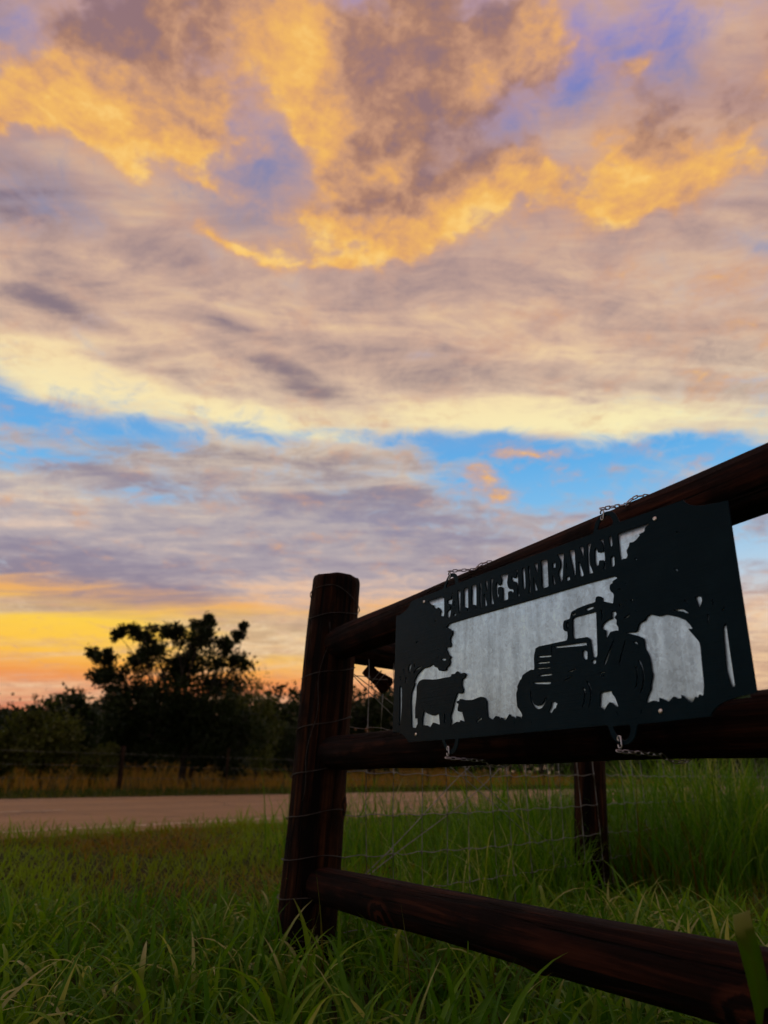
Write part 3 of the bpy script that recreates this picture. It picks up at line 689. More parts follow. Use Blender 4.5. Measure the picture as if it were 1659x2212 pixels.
# ------------------------------------------------------------------ the sign
EPS = .045
SN = (FN + Vector((0, 0, EPS))).normalized()
S_OFF = .107
S0 = F0 + FN * S_OFF + Vector((0, 0, .85))
SU = (Vector((0, 0, 1)) - FN * EPS).normalized()
def spt(px, py):                       # photograph (2500 px wide) -> metres on the face of the sign
    p = on_plane(px / 1.50693, py / 1.50693, S0, SN) - S0
    return (p.dot(FD), p.dot(SU))
REG = {'A': (1360, 1780, 400 / 1659), 'B': (1700, 1680, 400 / 1659), 'C': (1640, 1900, 500 / 1659), 'D': (1260, 1900, 400 / 1659), 'E': (1950, 1600, 550 / 1484)}
def T(reg, *pts):
    x0, y0, k = REG[reg]
    return [spt(x0 + x * k, y0 + y * k) for x, y in pts]
HOLES = [
 # lettering gaps, first word
 T('A', (145,730),(355,660),(357,935),(320,940),(298,925),(300,890),(312,875),(292,835),(270,815),(262,832),(235,835),(205,805),(215,790),(185,782),(172,795),(170,770),(145,748)),
 T('A', (466,618),(480,622),(462,760),(450,850),(437,940),(415,960),(392,955),(388,880),(405,855),(435,845),(442,775),(400,768),(395,730),(405,715),(438,705),(450,690),(455,640)),
 T('A', (490,730),(500,735),(498,795),(484,800),(484,755)),
 T('A', (478,905),(500,890),(516,885),(517,925),(500,935),(478,930)),
 T('A', (530,600),(545,590),(575,585),(574,850),(566,905),(556,905),(540,760)),
 T('A', (615,580),(630,560),(672,545),(678,548),(682,830),(674,870),(666,868),(665,820),(628,818),(618,805)),
 T('A', (722,540),(735,520),(780,508),(790,515),(792,790),(782,838),(775,835),(772,782),(730,783),(722,770)),
 T('A', (832,500),(848,485),(858,490),(858,815),(835,820)),
 T('A', (905,465),(935,453),(942,460),(942,595),(930,590),(915,530)),
 T('A', (888,640),(898,630),(935,780),(928,800),(905,800),(893,790)),
 T('A', (978,445),(990,430),(1020,423),(1018,440),(1005,500),(1003,600),(1010,690),(1025,765),(1018,775),(985,772),(980,760)),
 T('A', (1050,520),(1065,480),(1080,475),(1090,525),(1120,505),(1125,480),(1130,440),(1115,395),(1118,382),(1222,352),(1220,380),(1212,430),(1205,480),(1215,540),(1240,570),(1285,572),(1295,600),(1285,625),(1270,620),(1255,595),(1225,605),(1215,630),(1222,690),(1215,712),(1160,728),(1145,720),(1145,555),(1125,540),(1090,545),(1080,560),(1083,640),(1095,648),(1090,685),(1070,680),(1055,640)),
 T('A', (1262,410),(1285,400),(1300,425),(1320,415),(1335,380),(1335,340),(1318,320),(1330,308),(1345,308),(1352,400),(1360,620),(1376,660),(1365,670),(1345,668),(1342,650),(1345,600),(1340,530),(1325,480),(1300,465),(1275,465),(1265,440)),
 T('A', (1402,310),(1420,278),(1440,280),(1450,400),(1452,560),(1440,575),(1425,570),(1415,545),(1408,430)),
 T('A', (1487,280),(1500,255),(1512,258),(1520,430),(1525,600),(1510,620),(1490,618),(1498,590),(1500,480)),
 T('B', (155,650),(170,630),(200,628),(207,640),(207,780),(195,770),(175,710)),
 T('B', (147,830),(152,825),(205,990),(200,1005),(165,1008),(155,990)),
 T('B', (245,610),(265,590),(330,580),(340,590),(355,940),(345,955),(285,975),(268,965),(258,940)),
 T('B', (400,650),(410,630),(435,618),(447,630),(447,690),(430,702),(405,698)),
 T('B', (405,805),(425,800),(447,910),(440,925),(415,922),(407,900)),
 T('B', (470,520),(490,515),(555,500),(560,510),(545,860),(535,870),(525,890),(515,895),(505,860),(485,790),(488,740),(512,690),(515,640),(500,570)),
 T('B', (592,632),(605,635),(605,715),(590,715)),
 T('B', (583,830),(610,812),(640,812),(645,855),(625,873),(590,872)),
 T('B', (632,470),(655,455),(700,455),(708,470),(722,780),(715,835),(705,835),(690,760),(645,560)),
 T('B', (768,420),(790,412),(815,415),(826,425),(827,580),(815,560),(780,450)),
 T('B', (755,620),(770,612),(830,790),(822,812),(795,815),(770,800),(760,700)),
 T('B', (872,390),(905,365),(932,370),(915,430),(905,520),(912,650),(945,730),(957,768),(925,776),(895,770),(885,720),(875,500)),
 T('B', (970,470),(990,430),(1005,430),(1020,490),(1050,490),(1100,472),(1085,400),(1070,345),(1035,325),(1060,312),(1095,312),(1102,400),(1112,500),(1118,590),(1125,640),(1120,715),(1085,720),(1090,700),(1105,660),(1100,595),(1040,598),(1030,660),(1015,672),(990,665),(975,610)),
 T('B', (1165,290),(1190,262),(1210,270),(1217,400),(1200,418),(1180,415),(1170,390)),
 T('B', (1190,560),(1215,532),(1240,540),(1248,660),(1230,683),(1200,682),(1192,660)),
 T('E', (160,372),(185,362),(435,278),(430,290),(402,320),(398,352),(350,375),(358,385),(330,420),(300,445),(268,447),(262,480),(240,520),(252,560),(238,590),(215,590),(200,600),(185,600),(175,540)),
 # leaf pricks
 T('E', (310,600),(318,575),(328,590),(340,602)), T('E', (655,678),(690,685),(693,697),(672,695)), T('E', (677,350),(692,348),(693,362),(680,362)),
 T('E', (167,855),(185,850),(185,865),(170,866)), T('E', (225,808),(240,806),(240,815),(228,815)), T('E', (275,950),(300,945),(300,960),(278,962)),
 T('E', (170,990),(192,985),(195,995),(180,1012)), T('E', (318,1045),(335,1046),(330,1055)), T('E', (215,1115),(240,1090),(272,1075),(270,1090),(240,1115)),
 # big middle opening round the cattle and the tractor
 T('D', (860,530)) + T('E', (120,740),(165,758),(120,785),(118,805),(95,820),(92,855),(105,880),(125,895),(130,915),(125,950),(122,985))
 + T('C', (1185,215),(1060,190),(1062,160),(1045,140),(1015,135),(992,150),(988,200),(900,225),(800,265),(730,305),(718,345),(712,380),(650,400),(640,430),(640,490),(660,512),(685,515),(690,560),(680,615),(600,630),(345,685),(325,790),(330,930),(290,930),(240,960),(200,990),(190,1030),(175,1040),(160,1075),(145,1110),(148,1140),(133,1190),(138,1260),(145,1330),(175,1370),(200,1415),(190,1475),(180,1450),(150,1430),(135,1430),(130,1460),(95,1430),(80,1440),(60,1405),(20,1475))
 + T('D', (1576,1844),(1540,1800),(1530,1845),(1500,1795),(1465,1785),(1420,1840),(1355,1800),(1345,1700),(1340,1580),(1310,1535),(1260,1525),(1150,1570),(1040,1572),(1020,1560),(985,1555),(970,1580),(935,1588),(940,1610),(965,1620),(950,1690),(955,1720),(985,1730),(1010,1715),(1025,1780),(1050,1870),(990,1840),(980,1870),(940,1865),(845,1925),
     (865,1860),(850,1790),(880,1700),(905,1580),(945,1470),(990,1485),(1025,1460),(1025,1420),(1005,1370),(1010,1290),(1045,1270),(1062,1220),(1040,1200),(1000,1215),(980,1210),(955,1183),(935,1190),(910,1220),(870,1220),(862,1255),(800,1265),(650,1295),(480,1290),(430,1320),(400,1380),(398,1480),(390,1600),(378,1680),(380,1820),(400,1815),(408,1780),(412,1900),(400,1910),(390,1950),(330,1940),(322,1900),(318,1600),(325,1480),(375,1340),(355,1335),(400,1230),(480,1140),(560,1120),(605,1090),(620,1085),(640,1120),(685,1135),(695,1170),(740,1180),(790,1170),(800,1130),(835,1100),(848,1050),(840,1025),(860,985),(835,965),(820,945),(815,920),(795,880),(800,860),(850,855),(862,830),(850,770),(848,740),(878,680),(878,630),(850,625),(830,600),(795,598),(830,545)),
 T('D', (500,1715),(540,1750),(620,1782),(700,1748),(705,1820),(712,1905),(690,1900),(640,1880),(620,1875),(600,1910),(580,1945),(545,1915),(500,1910),(468,1915),(475,1810),(490,1740)),
 T('D', (770,1760),(785,1755),(788,1870),(765,1890),(770,1820)),
 T('D', (1205,1850),(1270,1795),(1280,1830),(1240,1850),(1225,1880),(1210,1875)),
 T('D', (175,1380),(195,1400),(200,1440),(200,1650),(190,1800),(180,1870),(165,1920),(158,1900),(162,1780),(168,1600),(165,1420)),
 T('D', (285,1130),(300,1090),(328,1075),(325,1120),(305,1200),(290,1200),(285,1170)), T('D', (360,1100),(378,1068),(380,1090),(365,1135)),
 T('D', (350,1215),(395,1140),(440,1120),(480,1105),(460,1130),(400,1170),(370,1205)), T('D', (225,1140),(235,1160),(230,1230),(222,1200)),
 T('D', (245,1280),(258,1245),(268,1300),(258,1360),(248,1330)), T('D', (175,1230),(190,1290),(185,1305),(172,1270)), T('D', (175,1155),(182,1160),(178,1185)),
 T('D', (720,1010),(780,1010),(800,1020),(785,1040),(740,1035)), T('D', (640,520),(650,490),(660,520)), T('D', (390,790),(415,765),(415,785),(395,808)),
 T('D', (680,890),(710,878),(705,890),(685,898)), T('D', (665,1000),(685,988),(690,998),(675,1008)), T('D', (380,462),(388,465),(384,480)),
 # tractor
 T('C', (735,385),(755,362),(990,300),(998,310),(1012,770),(1000,795),(975,798),(955,785),(925,572),(740,602)),
 T('C', (728,330),(780,312),(782,330),(735,350)), T('C', (880,270),(905,255),(970,245),(972,265),(910,290),(885,285)),
 T('C', (675,420),(695,405),(698,480),(678,495)), T('C', (1050,280),(1065,285),(1065,380),(1050,395)),
 T('C', (1165,300),(1210,300),(1218,330),(1195,365),(1220,395),(1215,440),(1235,465),(1240,510),(1215,505),(1150,520),(1125,570),(1110,590),(1095,560),(1095,500),(1060,490),(1055,460),(1070,430),(1110,395),(1165,375),(1160,320)),
 T('C', (545,675),(580,675),(890,628),(897,668),(580,693),(550,690)), T('C', (512,670),(525,668),(518,760),(508,760)),
 T('C', (845,740),(860,715),(890,722),(903,740),(903,815),(885,820),(860,810),(848,790)), T('C', (945,830),(960,822),(990,825),(998,845),(985,868),(965,870),(948,850)),
 T('C', (355,778),(515,772),(512,790),(370,800)), T('C', (350,850),(495,838),(495,855),(365,867)), T('C', (345,912),(500,900),(500,912),(350,925)),
 T('C', (378,982),(520,970),(520,988),(390,1003)), T('C', (310,1065),(505,1058),(505,1085),(345,1085),(320,1075)),
 T('C', (1075,860),(1186,595),(1195,600),(1110,850),(1095,880)), T('C', (1235,870),(1310,600),(1318,605),(1250,880)), T('C', (1385,630),(1430,622),(1442,640),(1450,662),(1410,640)),
 T('C', (690,945),(785,918),(790,925),(720,955)), T('C', (640,1050),(735,995),(745,1002),(670,1050)), T('C', (1010,965),(1090,948),(1092,962),(1030,970)), T('C', (1035,995),(1088,988),(1088,997),(1040,1003)),
 T('C', (290,1130),(282,1200),(295,1280),(325,1335),(370,1358),(410,1345),(445,1295),(463,1235),(445,1232),(430,1275),(395,1310),(355,1318),(325,1300),(300,1240),(293,1180)),
 T('C', (895,1045),(925,1080),(945,1150),(945,1250),(915,1350),(908,1350),(930,1260),(932,1170),(915,1100),(893,1060)),
 T('C', (845,1140),(865,1110),(880,1150),(882,1230),(870,1290),(850,1338),(842,1330),(860,1270),(868,1200),(860,1155)),
 T('C', (1450,825),(1470,825),(1505,900),(1520,1000),(1515,1080),(1490,1160),(1467,1192),(1465,1180),(1490,1110),(1502,1030),(1498,960),(1475,880),(1452,845)),
 T('C', (1412,890),(1435,885),(1445,960),(1445,1080),(1420,1140),(1412,1130),(1430,1080),(1435,1000),(1428,940)),
 T('C', (515,1275),(550,1272),(582,1300),(570,1310),(562,1345),(545,1350),(515,1400),(505,1395),(480,1385),(505,1330)),
 T('C', (1040,1175),(1165,1152),(1170,1190),(1200,1225),(1243,1340),(1175,1305),(1165,1285),(1140,1280),(1110,1320),(1085,1375),(1055,1345),(1030,1330),(1035,1230)),
 T('C', (1215,1380),(1222,1375),(1232,1420),(1225,1425)), T('C', (1475,1405),(1482,1360),(1490,1365),(1483,1412)), T('C', (105,1490),(112,1488),(120,1525),(114,1525)), T('C', (294,1510),(298,1485),(303,1488),(300,1515)),
 # right hand tree
 T('E', (225,1241),(300,1235),(330,1225),(340,1185),(350,1155),(400,1130),(410,1100),(440,1080),(455,1080),(520,1095),(580,1078),(640,1090),(700,1105),(760,1130),(800,1170),(822,1207),(780,1205),(880,1320),(890,1360),(905,1540),(922,1700),(915,1800),(880,1780),(868,1820),(845,1800),(825,1850),(795,1850),(770,1830),(720,1782),(725,1815),(690,1820),(655,1798),(610,1850),(565,1825),(527,1810),(530,1850),(480,1835),(405,1862),(430,1780),(450,1740),(452,1690),(462,1640),(468,1600),(455,1570),(452,1510),(440,1460),(420,1410),(400,1380),(395,1340),(390,1300),(380,1285),(330,1264)),
 T('E', (615,1050),(680,1035),(740,1030),(795,1075),(720,1050),(660,1045)), T('E', (840,925),(860,918),(900,925),(905,960),(882,1030),(860,985)), T('E', (745,955),(760,950),(775,990),(762,980)),
 T('E', (990,950),(1003,945),(1005,1000),(997,1000)), T('E', (1080,1050),(1098,1005),(1100,1040),(1088,1062)), T('E', (948,1080),(962,1072),(968,1120),(958,1158),(948,1140)),
 T('E', (1085,1190),(1115,1150),(1120,1190),(1135,1300),(1160,1480),(1192,1690),(1190,1715),(1170,1723),(1150,1690),(1115,1570),(1105,1450),(1090,1300)),
]
LOOP1 = T('A', (375,548),(385,510),(415,440),(445,405),(480,410),(500,450),(508,490),(500,510),(390,552))
LOOP2 = T('B', (1015,185),(1018,150),(1040,90),(1085,25),(1130,-15),(1180,-10),(1215,40),(1228,90),(1205,130),(1030,192))
top_edge = (T('D', (125,440),(170,425),(210,400),(250,365),(280,330),(300,300),(320,262),(335,235)) + T('A', (340,570),(360,510),(385,445),(405,405),(430,372),(460,356),(490,355),(515,372),(532,400),(543,445),(550,487))
            + T('B', (955,238),(968,195),(980,120),(1000,65)) + T('E', (2,219),(30,192),(60,178),(90,172),(115,176),(138,192),(152,212),(165,245),(180,270), (740,75),(755,95),(785,112),(830,123),(880,125),(940,118),(1000,106),(1060,93),(1128,78)))
bl = T('D', (70, 2010))[0]
ymid = (top_edge[0][1] + bl[1]) / 2
mir = lambda pts: [(x, 2 * ymid - y) for x, y in pts]
outline = top_edge + mir(top_edge)[::-1]
def chaikin(pts, k=.14):
    out = []
    n = len(pts)
    for i in range(n):
        a, b_ = pts[i], pts[(i + 1) % n]
        out.append((a[0] + (b_[0] - a[0]) * k, a[1] + (b_[1] - a[1]) * k)); out.append((b_[0] + (a[0] - b_[0]) * k, b_[1] + (a[1] - b_[1]) * k))
    return out
SIGN_ROT = Matrix((FD, SU, SN)).transposed().to_4x4()
PL_T = .0022
sign = thing('ranch_sign', 'black cut-metal ranch sign with cattle and tractor over galvanised sheet', 'sign', S0)
sign.rotation_euler = SIGN_ROT.to_euler()
cu = bpy.data.curves.new('plate', 'CURVE'); cu.dimensions = '2D'; cu.fill_mode = 'BOTH'; cu.extrude = PL_T / 2; cu.bevel_depth = .0002; cu.bevel_resolution = 0
loops = [outline] + [chaikin(h) for h in HOLES + [LOOP1, LOOP2, mir(LOOP1), mir(LOOP2)]]
for lp in loops:
    sp_ = cu.splines.new('POLY'); sp_.points.add(len(lp) - 1)
    for q, (x, y) in zip(sp_.points, lp): q.co = (x, y, 0, 1)
    sp_.use_cyclic_u = True
tmp = bpy.data.objects.new('tmp_plate', cu); COL.objects.link(tmp)
dg = bpy.context.evaluated_depsgraph_get()
me = bpy.data.meshes.new_from_object(tmp.evaluated_get(dg)); bpy.data.objects.remove(tmp)
me.name = 'plate'; me.materials.clear(); me.materials.append(M_PLATE)
plate = bpy.data.objects.new('plate', me); link(plate, sign); plate['label'] = 'black cut-out plate lettered FALLING SUN RANCH'
plate.location = (0, 0, -PL_T / 2)
# backing sheet, a little smaller than the plate, standing off behind it
x0, x1 = top_edge[0][0] + .014, top_edge[-1][0] - .014
ytop = T('E', (492, 240))[0][1] + .004; yt2 = max(p[1] for p in T('A', (145, 730), (355, 660)) + T('E', (435, 278))) + .006
ybt = 2 * ymid - yt2
GAP = .0012
bm = bmesh.new()
NX, NY = 96, 14
yl = top_edge[0][1] - .008; yr = min(p[1] for p in top_edge[-8:]) - .008
ylow = min(T('E', (405, 1862), (915, 1800), (1170, 1723)), key=lambda p: p[1])[1] - .007
xl, xr = top_edge[7][0] + .004, top_edge[-9][0] - .004
def sheet_xy(i, j):
    x = x0 + (x1 - x0) * i / NX; yt = yt2 if xl < x < xr else min(yl if x <= xl else yr, yt2); yb = 2 * ymid - yt if x <= xl else min(2 * ymid - yt, ylow)
    return x, yb + (yt - yb) * j / NY
gridv = []
for side in (0, 1):
    gv = [[bm.verts.new((*sheet_xy(i, j), -PL_T - GAP - side * .0012 + .0007 * mnoise.noise(Vector((i * .1, j * .4, 1))))) for j in range(NY + 1)] for i in range(NX + 1)]
    gridv.append(gv)
    for i in range(NX):
        for j in range(NY):
            q = (gv[i][j], gv[i + 1][j], gv[i + 1][j + 1], gv[i][j + 1])
            bm.faces.new(q if side == 0 else q[::-1])
rim = [(i, 0) for i in range(NX)] + [(NX, j) for j in range(NY)] + [(i, NY) for i in range(NX, 0, -1)] + [(0, j) for j in range(NY, 0, -1)]
for (a, b_) in zip(rim, rim[1:] + rim[:1]):
    bm.faces.new((gridv[0][b_[0]][b_[1]], gridv[0][a[0]][a[1]], gridv[1][a[0]][a[1]], gridv[1][b_[0]][b_[1]]))
me = bpy.data.meshes.new('backing_sheet'); bm.to_mesh(me); bm.free(); me.materials.append(M_SHEET)
for p in me.polygons: p.use_smooth = True
sheet = bpy.data.objects.new('backing_sheet', me); link(sheet, sign); sheet['label'] = 'dull galvanised backing sheet behind the cut-outs'
# rivets / screws
bm = bmesh.new()
prof = [(0, .0009), (.0012, .0011), (.0016, .0022), (.0030, .0020), (.0042, .0009), (.0044, -.0002)]
ring = [[bm.verts.new((r * math.cos(a), r * math.sin(a), z)) for a in [2 * math.pi * k / 14 for k in range(14)]] for r, z in prof[1:]]
cv = bm.verts.new((0, 0, prof[0][1]))
for k in range(14): bm.faces.new((cv, ring[0][k], ring[0][(k + 1) % 14]))
for i in range(len(ring) - 1):
    for k in range(14): bm.faces.new((ring[i][k], ring[i + 1][k], ring[i + 1][(k + 1) % 14], ring[i][(k + 1) % 14]))
me_s = bpy.data.meshes.new('screw'); bm.to_mesh(me_s); bm.free(); me_s.materials.append(M_SCREW)
for p in T('A', (88, 742)) + T('E', (492, 240)) + T('D', (393, 2035)) + T('E', (543, 1930)):
    so_ = bpy.data.objects.new('screw', me_s); link(so_, plate); so_.location = (p[0], p[1], .0003 + PL_T / 2)

# ------------------------------------------------------------------ chains
LINK_L, LINK_W, LINK_R = .0185, .0092, .0014
lp = []
for k in range(20):
    a = 2 * math.pi * k / 20
    hx = (LINK_L / 2 - LINK_W / 2) * (1 if math.cos(a) > 0 else -1)
    lp.append((hx + math.cos(a) * (LINK_W / 2 - LINK_R), math.sin(a) * (LINK_W / 2 - LINK_R), 0))
ME_LINK = tube_mesh('link', lp, LINK_R, M_CHAIN, 7, cyclic=True)
def sample(path, step, start=0.0):
    path = [Vector(p) for p in path]; out = []; acc = start; d = 0.0
    for a, b_ in zip(path, path[1:]):
        L = (b_ - a).length
        while acc <= d + L:
            out.append((a.lerp(b_, (acc - d) / L), (b_ - a).normalized())); acc += step
        d += L
    return out
def chain(label, path, hook_pts):
    th = thing('chain', label, 'chain', path[0], 'chains tying the sign to the rails')
    hk = bpy.data.objects.new('hook', tube_mesh('hook', [Vector(p) - Vector(path[0]) for p in hook_pts], .0016, M_CHAIN, 7)); link(hk, th)
    for i, (p, t) in enumerate(sample(path, LINK_L - 2 * LINK_R - .0012, .004)):
        l_ = bpy.data.objects.new('link', ME_LINK); link(l_, th)
        q = t.to_track_quat('X', 'Z') @ Quaternion((1, 0, 0), math.radians(90 * (i % 2) + 35 + random.uniform(-12, 12)))
        l_.rotation_mode = 'QUATERNION'; l_.rotation_quaternion = q; l_.location = p - th.location
    return th
def s_hook(c, along, up):
    pts = []
    for k in range(9):
        a = math.pi * (1.15 - 1.3 * k / 8); pts.append(c + up * (.0045 + .0045 * math.sin(a)) + along * .0042 * math.cos(a))
    for k in range(1, 9):
        a = math.pi * (.15 + 1.25 * k / 8); pts.append(c + up * (-.0075 - .0045 * math.sin(a) * 1.0) + along * (.0042 * math.cos(a)))
    return pts
def sw(xy, zoff=0.0): return S0 + FD * xy[0] + SU * xy[1] + SN * zoff
def rail_axis(A, B, p):
    d = (B - A).normalized(); return A + d * (p - A).dot(d), d
def wrap(A, B, ra, rb, start, ang0, ang1, shift, n=26):
    out = []
    for k in range(n + 1):
        t = k / n; a = math.radians(ang0 + (ang1 - ang0) * t)
        c, d = rail_axis(A, B, start + FD * shift * t)
        r = (ra + rb) / 2 + .0045
        out.append(c + FN * math.cos(a) * r + Vector((0, 0, 1)) * math.sin(a) * r)
    return out
for lab, lpp in (('zinc chain over the top rail above the lettering, nearer the corner post', LOOP1), ('zinc chain over the top rail above the final letters of the sign', LOOP2)):
    cx = sum(p[0] for p in lpp) / len(lpp) - .004; ty = max(p[1] for p in lpp)
    st = sw((cx, ty + .004), .001)
    wr = wrap(TA, TB, tra, trb, st, 38, 215, .05)
    chain(lab, [st + Vector((0, 0, .012))] + wr, s_hook(st, FD, SU))
for lab, lpp in (('zinc chain under the middle rail below the cattle cut-outs', LOOP1), ('zinc chain under the middle rail below the tractor cut-out', LOOP2)):
    cx = sum(p[0] for p in lpp) / len(lpp) - .004; ty = 2 * ymid - max(p[1] for p in lpp)
    st = sw((cx, ty - .004), .003)
    wr = wrap(MA, MB_, mra, mrb, st + FD * .004, -52, -215, .032)
    chain(lab, [st - Vector((0, 0, .014)) - FD * .006] + wr, s_hook(st, FD, -SU))
# END_OF_FENCE

# ------------------------------------------------------------------ grass
def blade_field(x, y, length, width, th0, th1, phi, K, fold, tint, twist=None, z0=None):
    """many curved tapering blades; returns verts, faces, tint"""
    n = len(x); seg = length / K
    th = th0[:, None] + th1[:, None] * ((np.arange(K) + .5) / K)[None, :] ** 1.4
    hx = np.concatenate([np.zeros((n, 1)), np.cumsum(np.sin(th) * seg[:, None], 1)], 1)
    hz = np.concatenate([np.zeros((n, 1)), np.cumsum(np.cos(th) * seg[:, None], 1)], 1)
    t = np.linspace(0, 1, K + 1)
    prof = np.clip(.62 + 1.5 * t, 0, 1) * (1 - np.clip((t - .35) / .65, 0, 1) ** 1.7); prof[-1] = .03
    zb = (land_z(x, y) if z0 is None else z0) - .015
    cx = x[:, None] + hx * np.cos(phi)[:, None]; cy = y[:, None] + hx * np.sin(phi)[:, None]; cz = zb[:, None] + hz
    tw = (phi if twist is None else phi + twist)
    sx, sy = -np.sin(tw), np.cos(tw)
    hw = width[:, None] * prof[None, :] * .5
    L = np.stack([cx - sx[:, None] * hw, cy - sy[:, None] * hw, cz], -1); R = np.stack([cx + sx[:, None] * hw, cy + sy[:, None] * hw, cz], -1)
    if fold:
        thn = np.concatenate([th[:, :1], th], 1)
        C = np.stack([cx + np.cos(phi)[:, None] * np.cos(thn) * hw * .35, cy + np.sin(phi)[:, None] * np.cos(thn) * hw * .35, cz - np.abs(np.sin(thn)) * hw * .5], -1)
        V = np.stack([L, C, R], 2); m = 3
    else:
        V = np.stack([L, R], 2); m = 2
    V = V.reshape(-1, 3); per = (K + 1) * m
    fb = []
    for i in range(K):
        for j in range(m - 1):
            fb.append((i * m + j, i * m + j + 1, (i + 1) * m + j + 1, (i + 1) * m + j))
    fb = np.array(fb)
    F = (fb[None] + (np.arange(n) * per)[:, None, None]).reshape(-1, 4)
    TT = np.repeat(tint, per) + np.tile(np.repeat(t * .22 - .10, m), n)  # tint climbs root to tip, putting tip highlights into the green grass colour
    return V, F, np.clip(TT, 0, 1)
def grass_object(name, label, parts, mat):
    vs, fs, ts, off = [], [], [], 0
    for V, F, T_ in parts:
        vs.append(V); fs.append(F + off); ts.append(T_); off += len(V)
    o_ = link(bpy.data.objects.new(name, mesh_np(name, np.concatenate(vs), np.concatenate(fs), mat, np.concatenate(ts))))
    tag(o_, label, 'grass', kind='stuff'); return o_
def wedge(n, r0, r1, a0, a1):
    r = np.sqrt(rng.uniform(r0 * r0, r1 * r1, n)); a = np.radians(rng.uniform(a0, a1, n)); return r * np.sin(a), r * np.cos(a)
def pn(x, y, f, sd=0.0): return np.array([mnoise.noise(Vector((a * f, b_ * f, sd))) for a, b_ in zip(x, y)])
U = rng.uniform
def wire_side(x, y): return (x - P_BASE.x) * WN.x + (y - P_BASE.y) * WN.y
def wire_along(x, y): return (x - P_BASE.x) * WD.x + (y - P_BASE.y) * WD.y
def clear_posts(x, y, r=.10):
    return (np.hypot(x - P_BASE.x, y - P_BASE.y) > r) & (np.hypot(x - R_BASE.x, y - R_BASE.y) > r)

parts = []
# lush foreground: broad arching blades and a finer undergrowth
x, y = wedge(7200, .95, 3.7, -50, 50)
k = clear_posts(x, y); x, y = x[k], y[k]; n = len(x)
cl = pn(x, y, 1.6, 1.0)
parts.append(blade_field(x, y, U(.11, .29, n) * (1 + .35 * cl), U(.008, .019, n), U(.02, .45, n), U(.5, 2.7, n), U(0, 6.283, n), 7, True, np.clip(.56 + .30 * cl + U(-.42, .42, n), 0, 1), U(-.5, .5, n)))
x, y = wedge(10500, .95, 4.3, -50, 50)
k = clear_posts(x, y); x, y = x[k], y[k]; n = len(x)
cl = pn(x, y, 1.6, 1.0)
parts.append(blade_field(x, y, U(.07, .20, n) * (1 + .3 * cl), U(.003, .007, n), U(.02, .6, n), U(.3, 1.8, n), U(0, 6.283, n), 4, False, np.clip(.45 + .3 * cl + U(-.4, .35, n), 0, 1), U(-.6, .6, n)))
# a few long blades standing above the rest
x, y = wedge(90, 1.15, 3.3, -40, 30); k = clear_posts(x, y, .1); x, y = x[k], y[k]; n = len(x)
parts.append(blade_field(x, y, U(.28, .42, n), U(.011, .018, n), U(.02, .25, n), U(.9, 2.6, n), U(0, 6.283, n), 10, True, U(.5, 1, n), U(-.4, .4, n)))
# tall grass round the foot of the rear post and along the wire to the right
def tall(nn, along, side, ln, wd, dens_min=None):
    al = U(along[0], along[1], nn); sd_ = U(side[0], side[1], nn)
    x = P_BASE.x + WD.x * al + WN.x * sd_; y = P_BASE.y + WD.y * al + WN.y * sd_
    k = clear_posts(x, y, .11); x, y = x[k], y[k]; n = len(x); cl = pn(x, y, 1.1, 5.0)
    return blade_field(x, y, U(ln[0], ln[1], n) * (1 + .35 * cl), U(wd[0], wd[1], n), U(.0, .28, n), U(.25, 1.9, n), U(0, 6.283, n), 8, False, np.clip(.5 + .35 * cl + U(-.35, .35, n), 0, 1), U(-.6, .6, n))
parts.append(tall(3000, (2.0, 5.0), (-.9, .55), (.45, .95), (.005, .012)))
parts.append(tall(1500, (1.35, 2.6), (-.7, .1), (.25, .55), (.004, .010)))
parts.append(tall(500, (.1, 1.6), (-.35, .2), (.2, .5), (.003, .008)))
parts.append(tall(2600, (1.5, 6.0), (-2.4, -.4), (.35, .75), (.005, .010)))
parts.append(tall(2600, (3.2, 6.0), (.2, 2.0), (.30, .70), (.006, .012)))
x, y = wedge(260, 1.6, 4.6, -45, 45); k = clear_posts(x, y, .12); x, y = x[k], y[k]; n = len(x)
parts.append(blade_field(x, y, U(.16, .36, n), U(.0022, .004, n), U(.0, .5, n), U(.1, .9, n), U(0, 6.283, n), 5, False, U(.0, .06, n), U(-.6, .6, n)))
grass_object('tall_grass', 'lush green grass with broad arching blades round the fence', parts, M_GRASS)

# mown roadside strip, shaggy with brown cut thatch
parts = []
xa, ya = wedge(46000, 3.2, 8.6, -50, 50); xb, yb_ = wedge(20000, 8.2, 17, -46, 52); x, y = np.concatenate([xa, xb]), np.concatenate([ya, yb_])
q = RN.x * x + RN.y * y
k = (q < Q_NEAR - .02 + .15 * pn(x, y, 2.2, 7.0)) & clear_posts(x, y); x, y = x[k], y[k]; n = len(x); cl = pn(x, y, .75, 9.0) + .5 * pn(x, y, 2.3, 2.0)
edge_ = np.clip(1 - (Q_NEAR - (RN.x * x + RN.y * y)) / .9, 0, 1)
parts.append(blade_field(x, y, U(.06, .15, n) * (1 + .5 * cl + .8 * edge_), U(.005, .012, n), U(.15, 1.25, n), U(.2, 1.3, n), U(0, 6.283, n), 3, False, np.clip(.58 + .75 * cl + .25 * edge_ + U(-.38, .38, n), 0, 1), U(-.6, .6, n)))
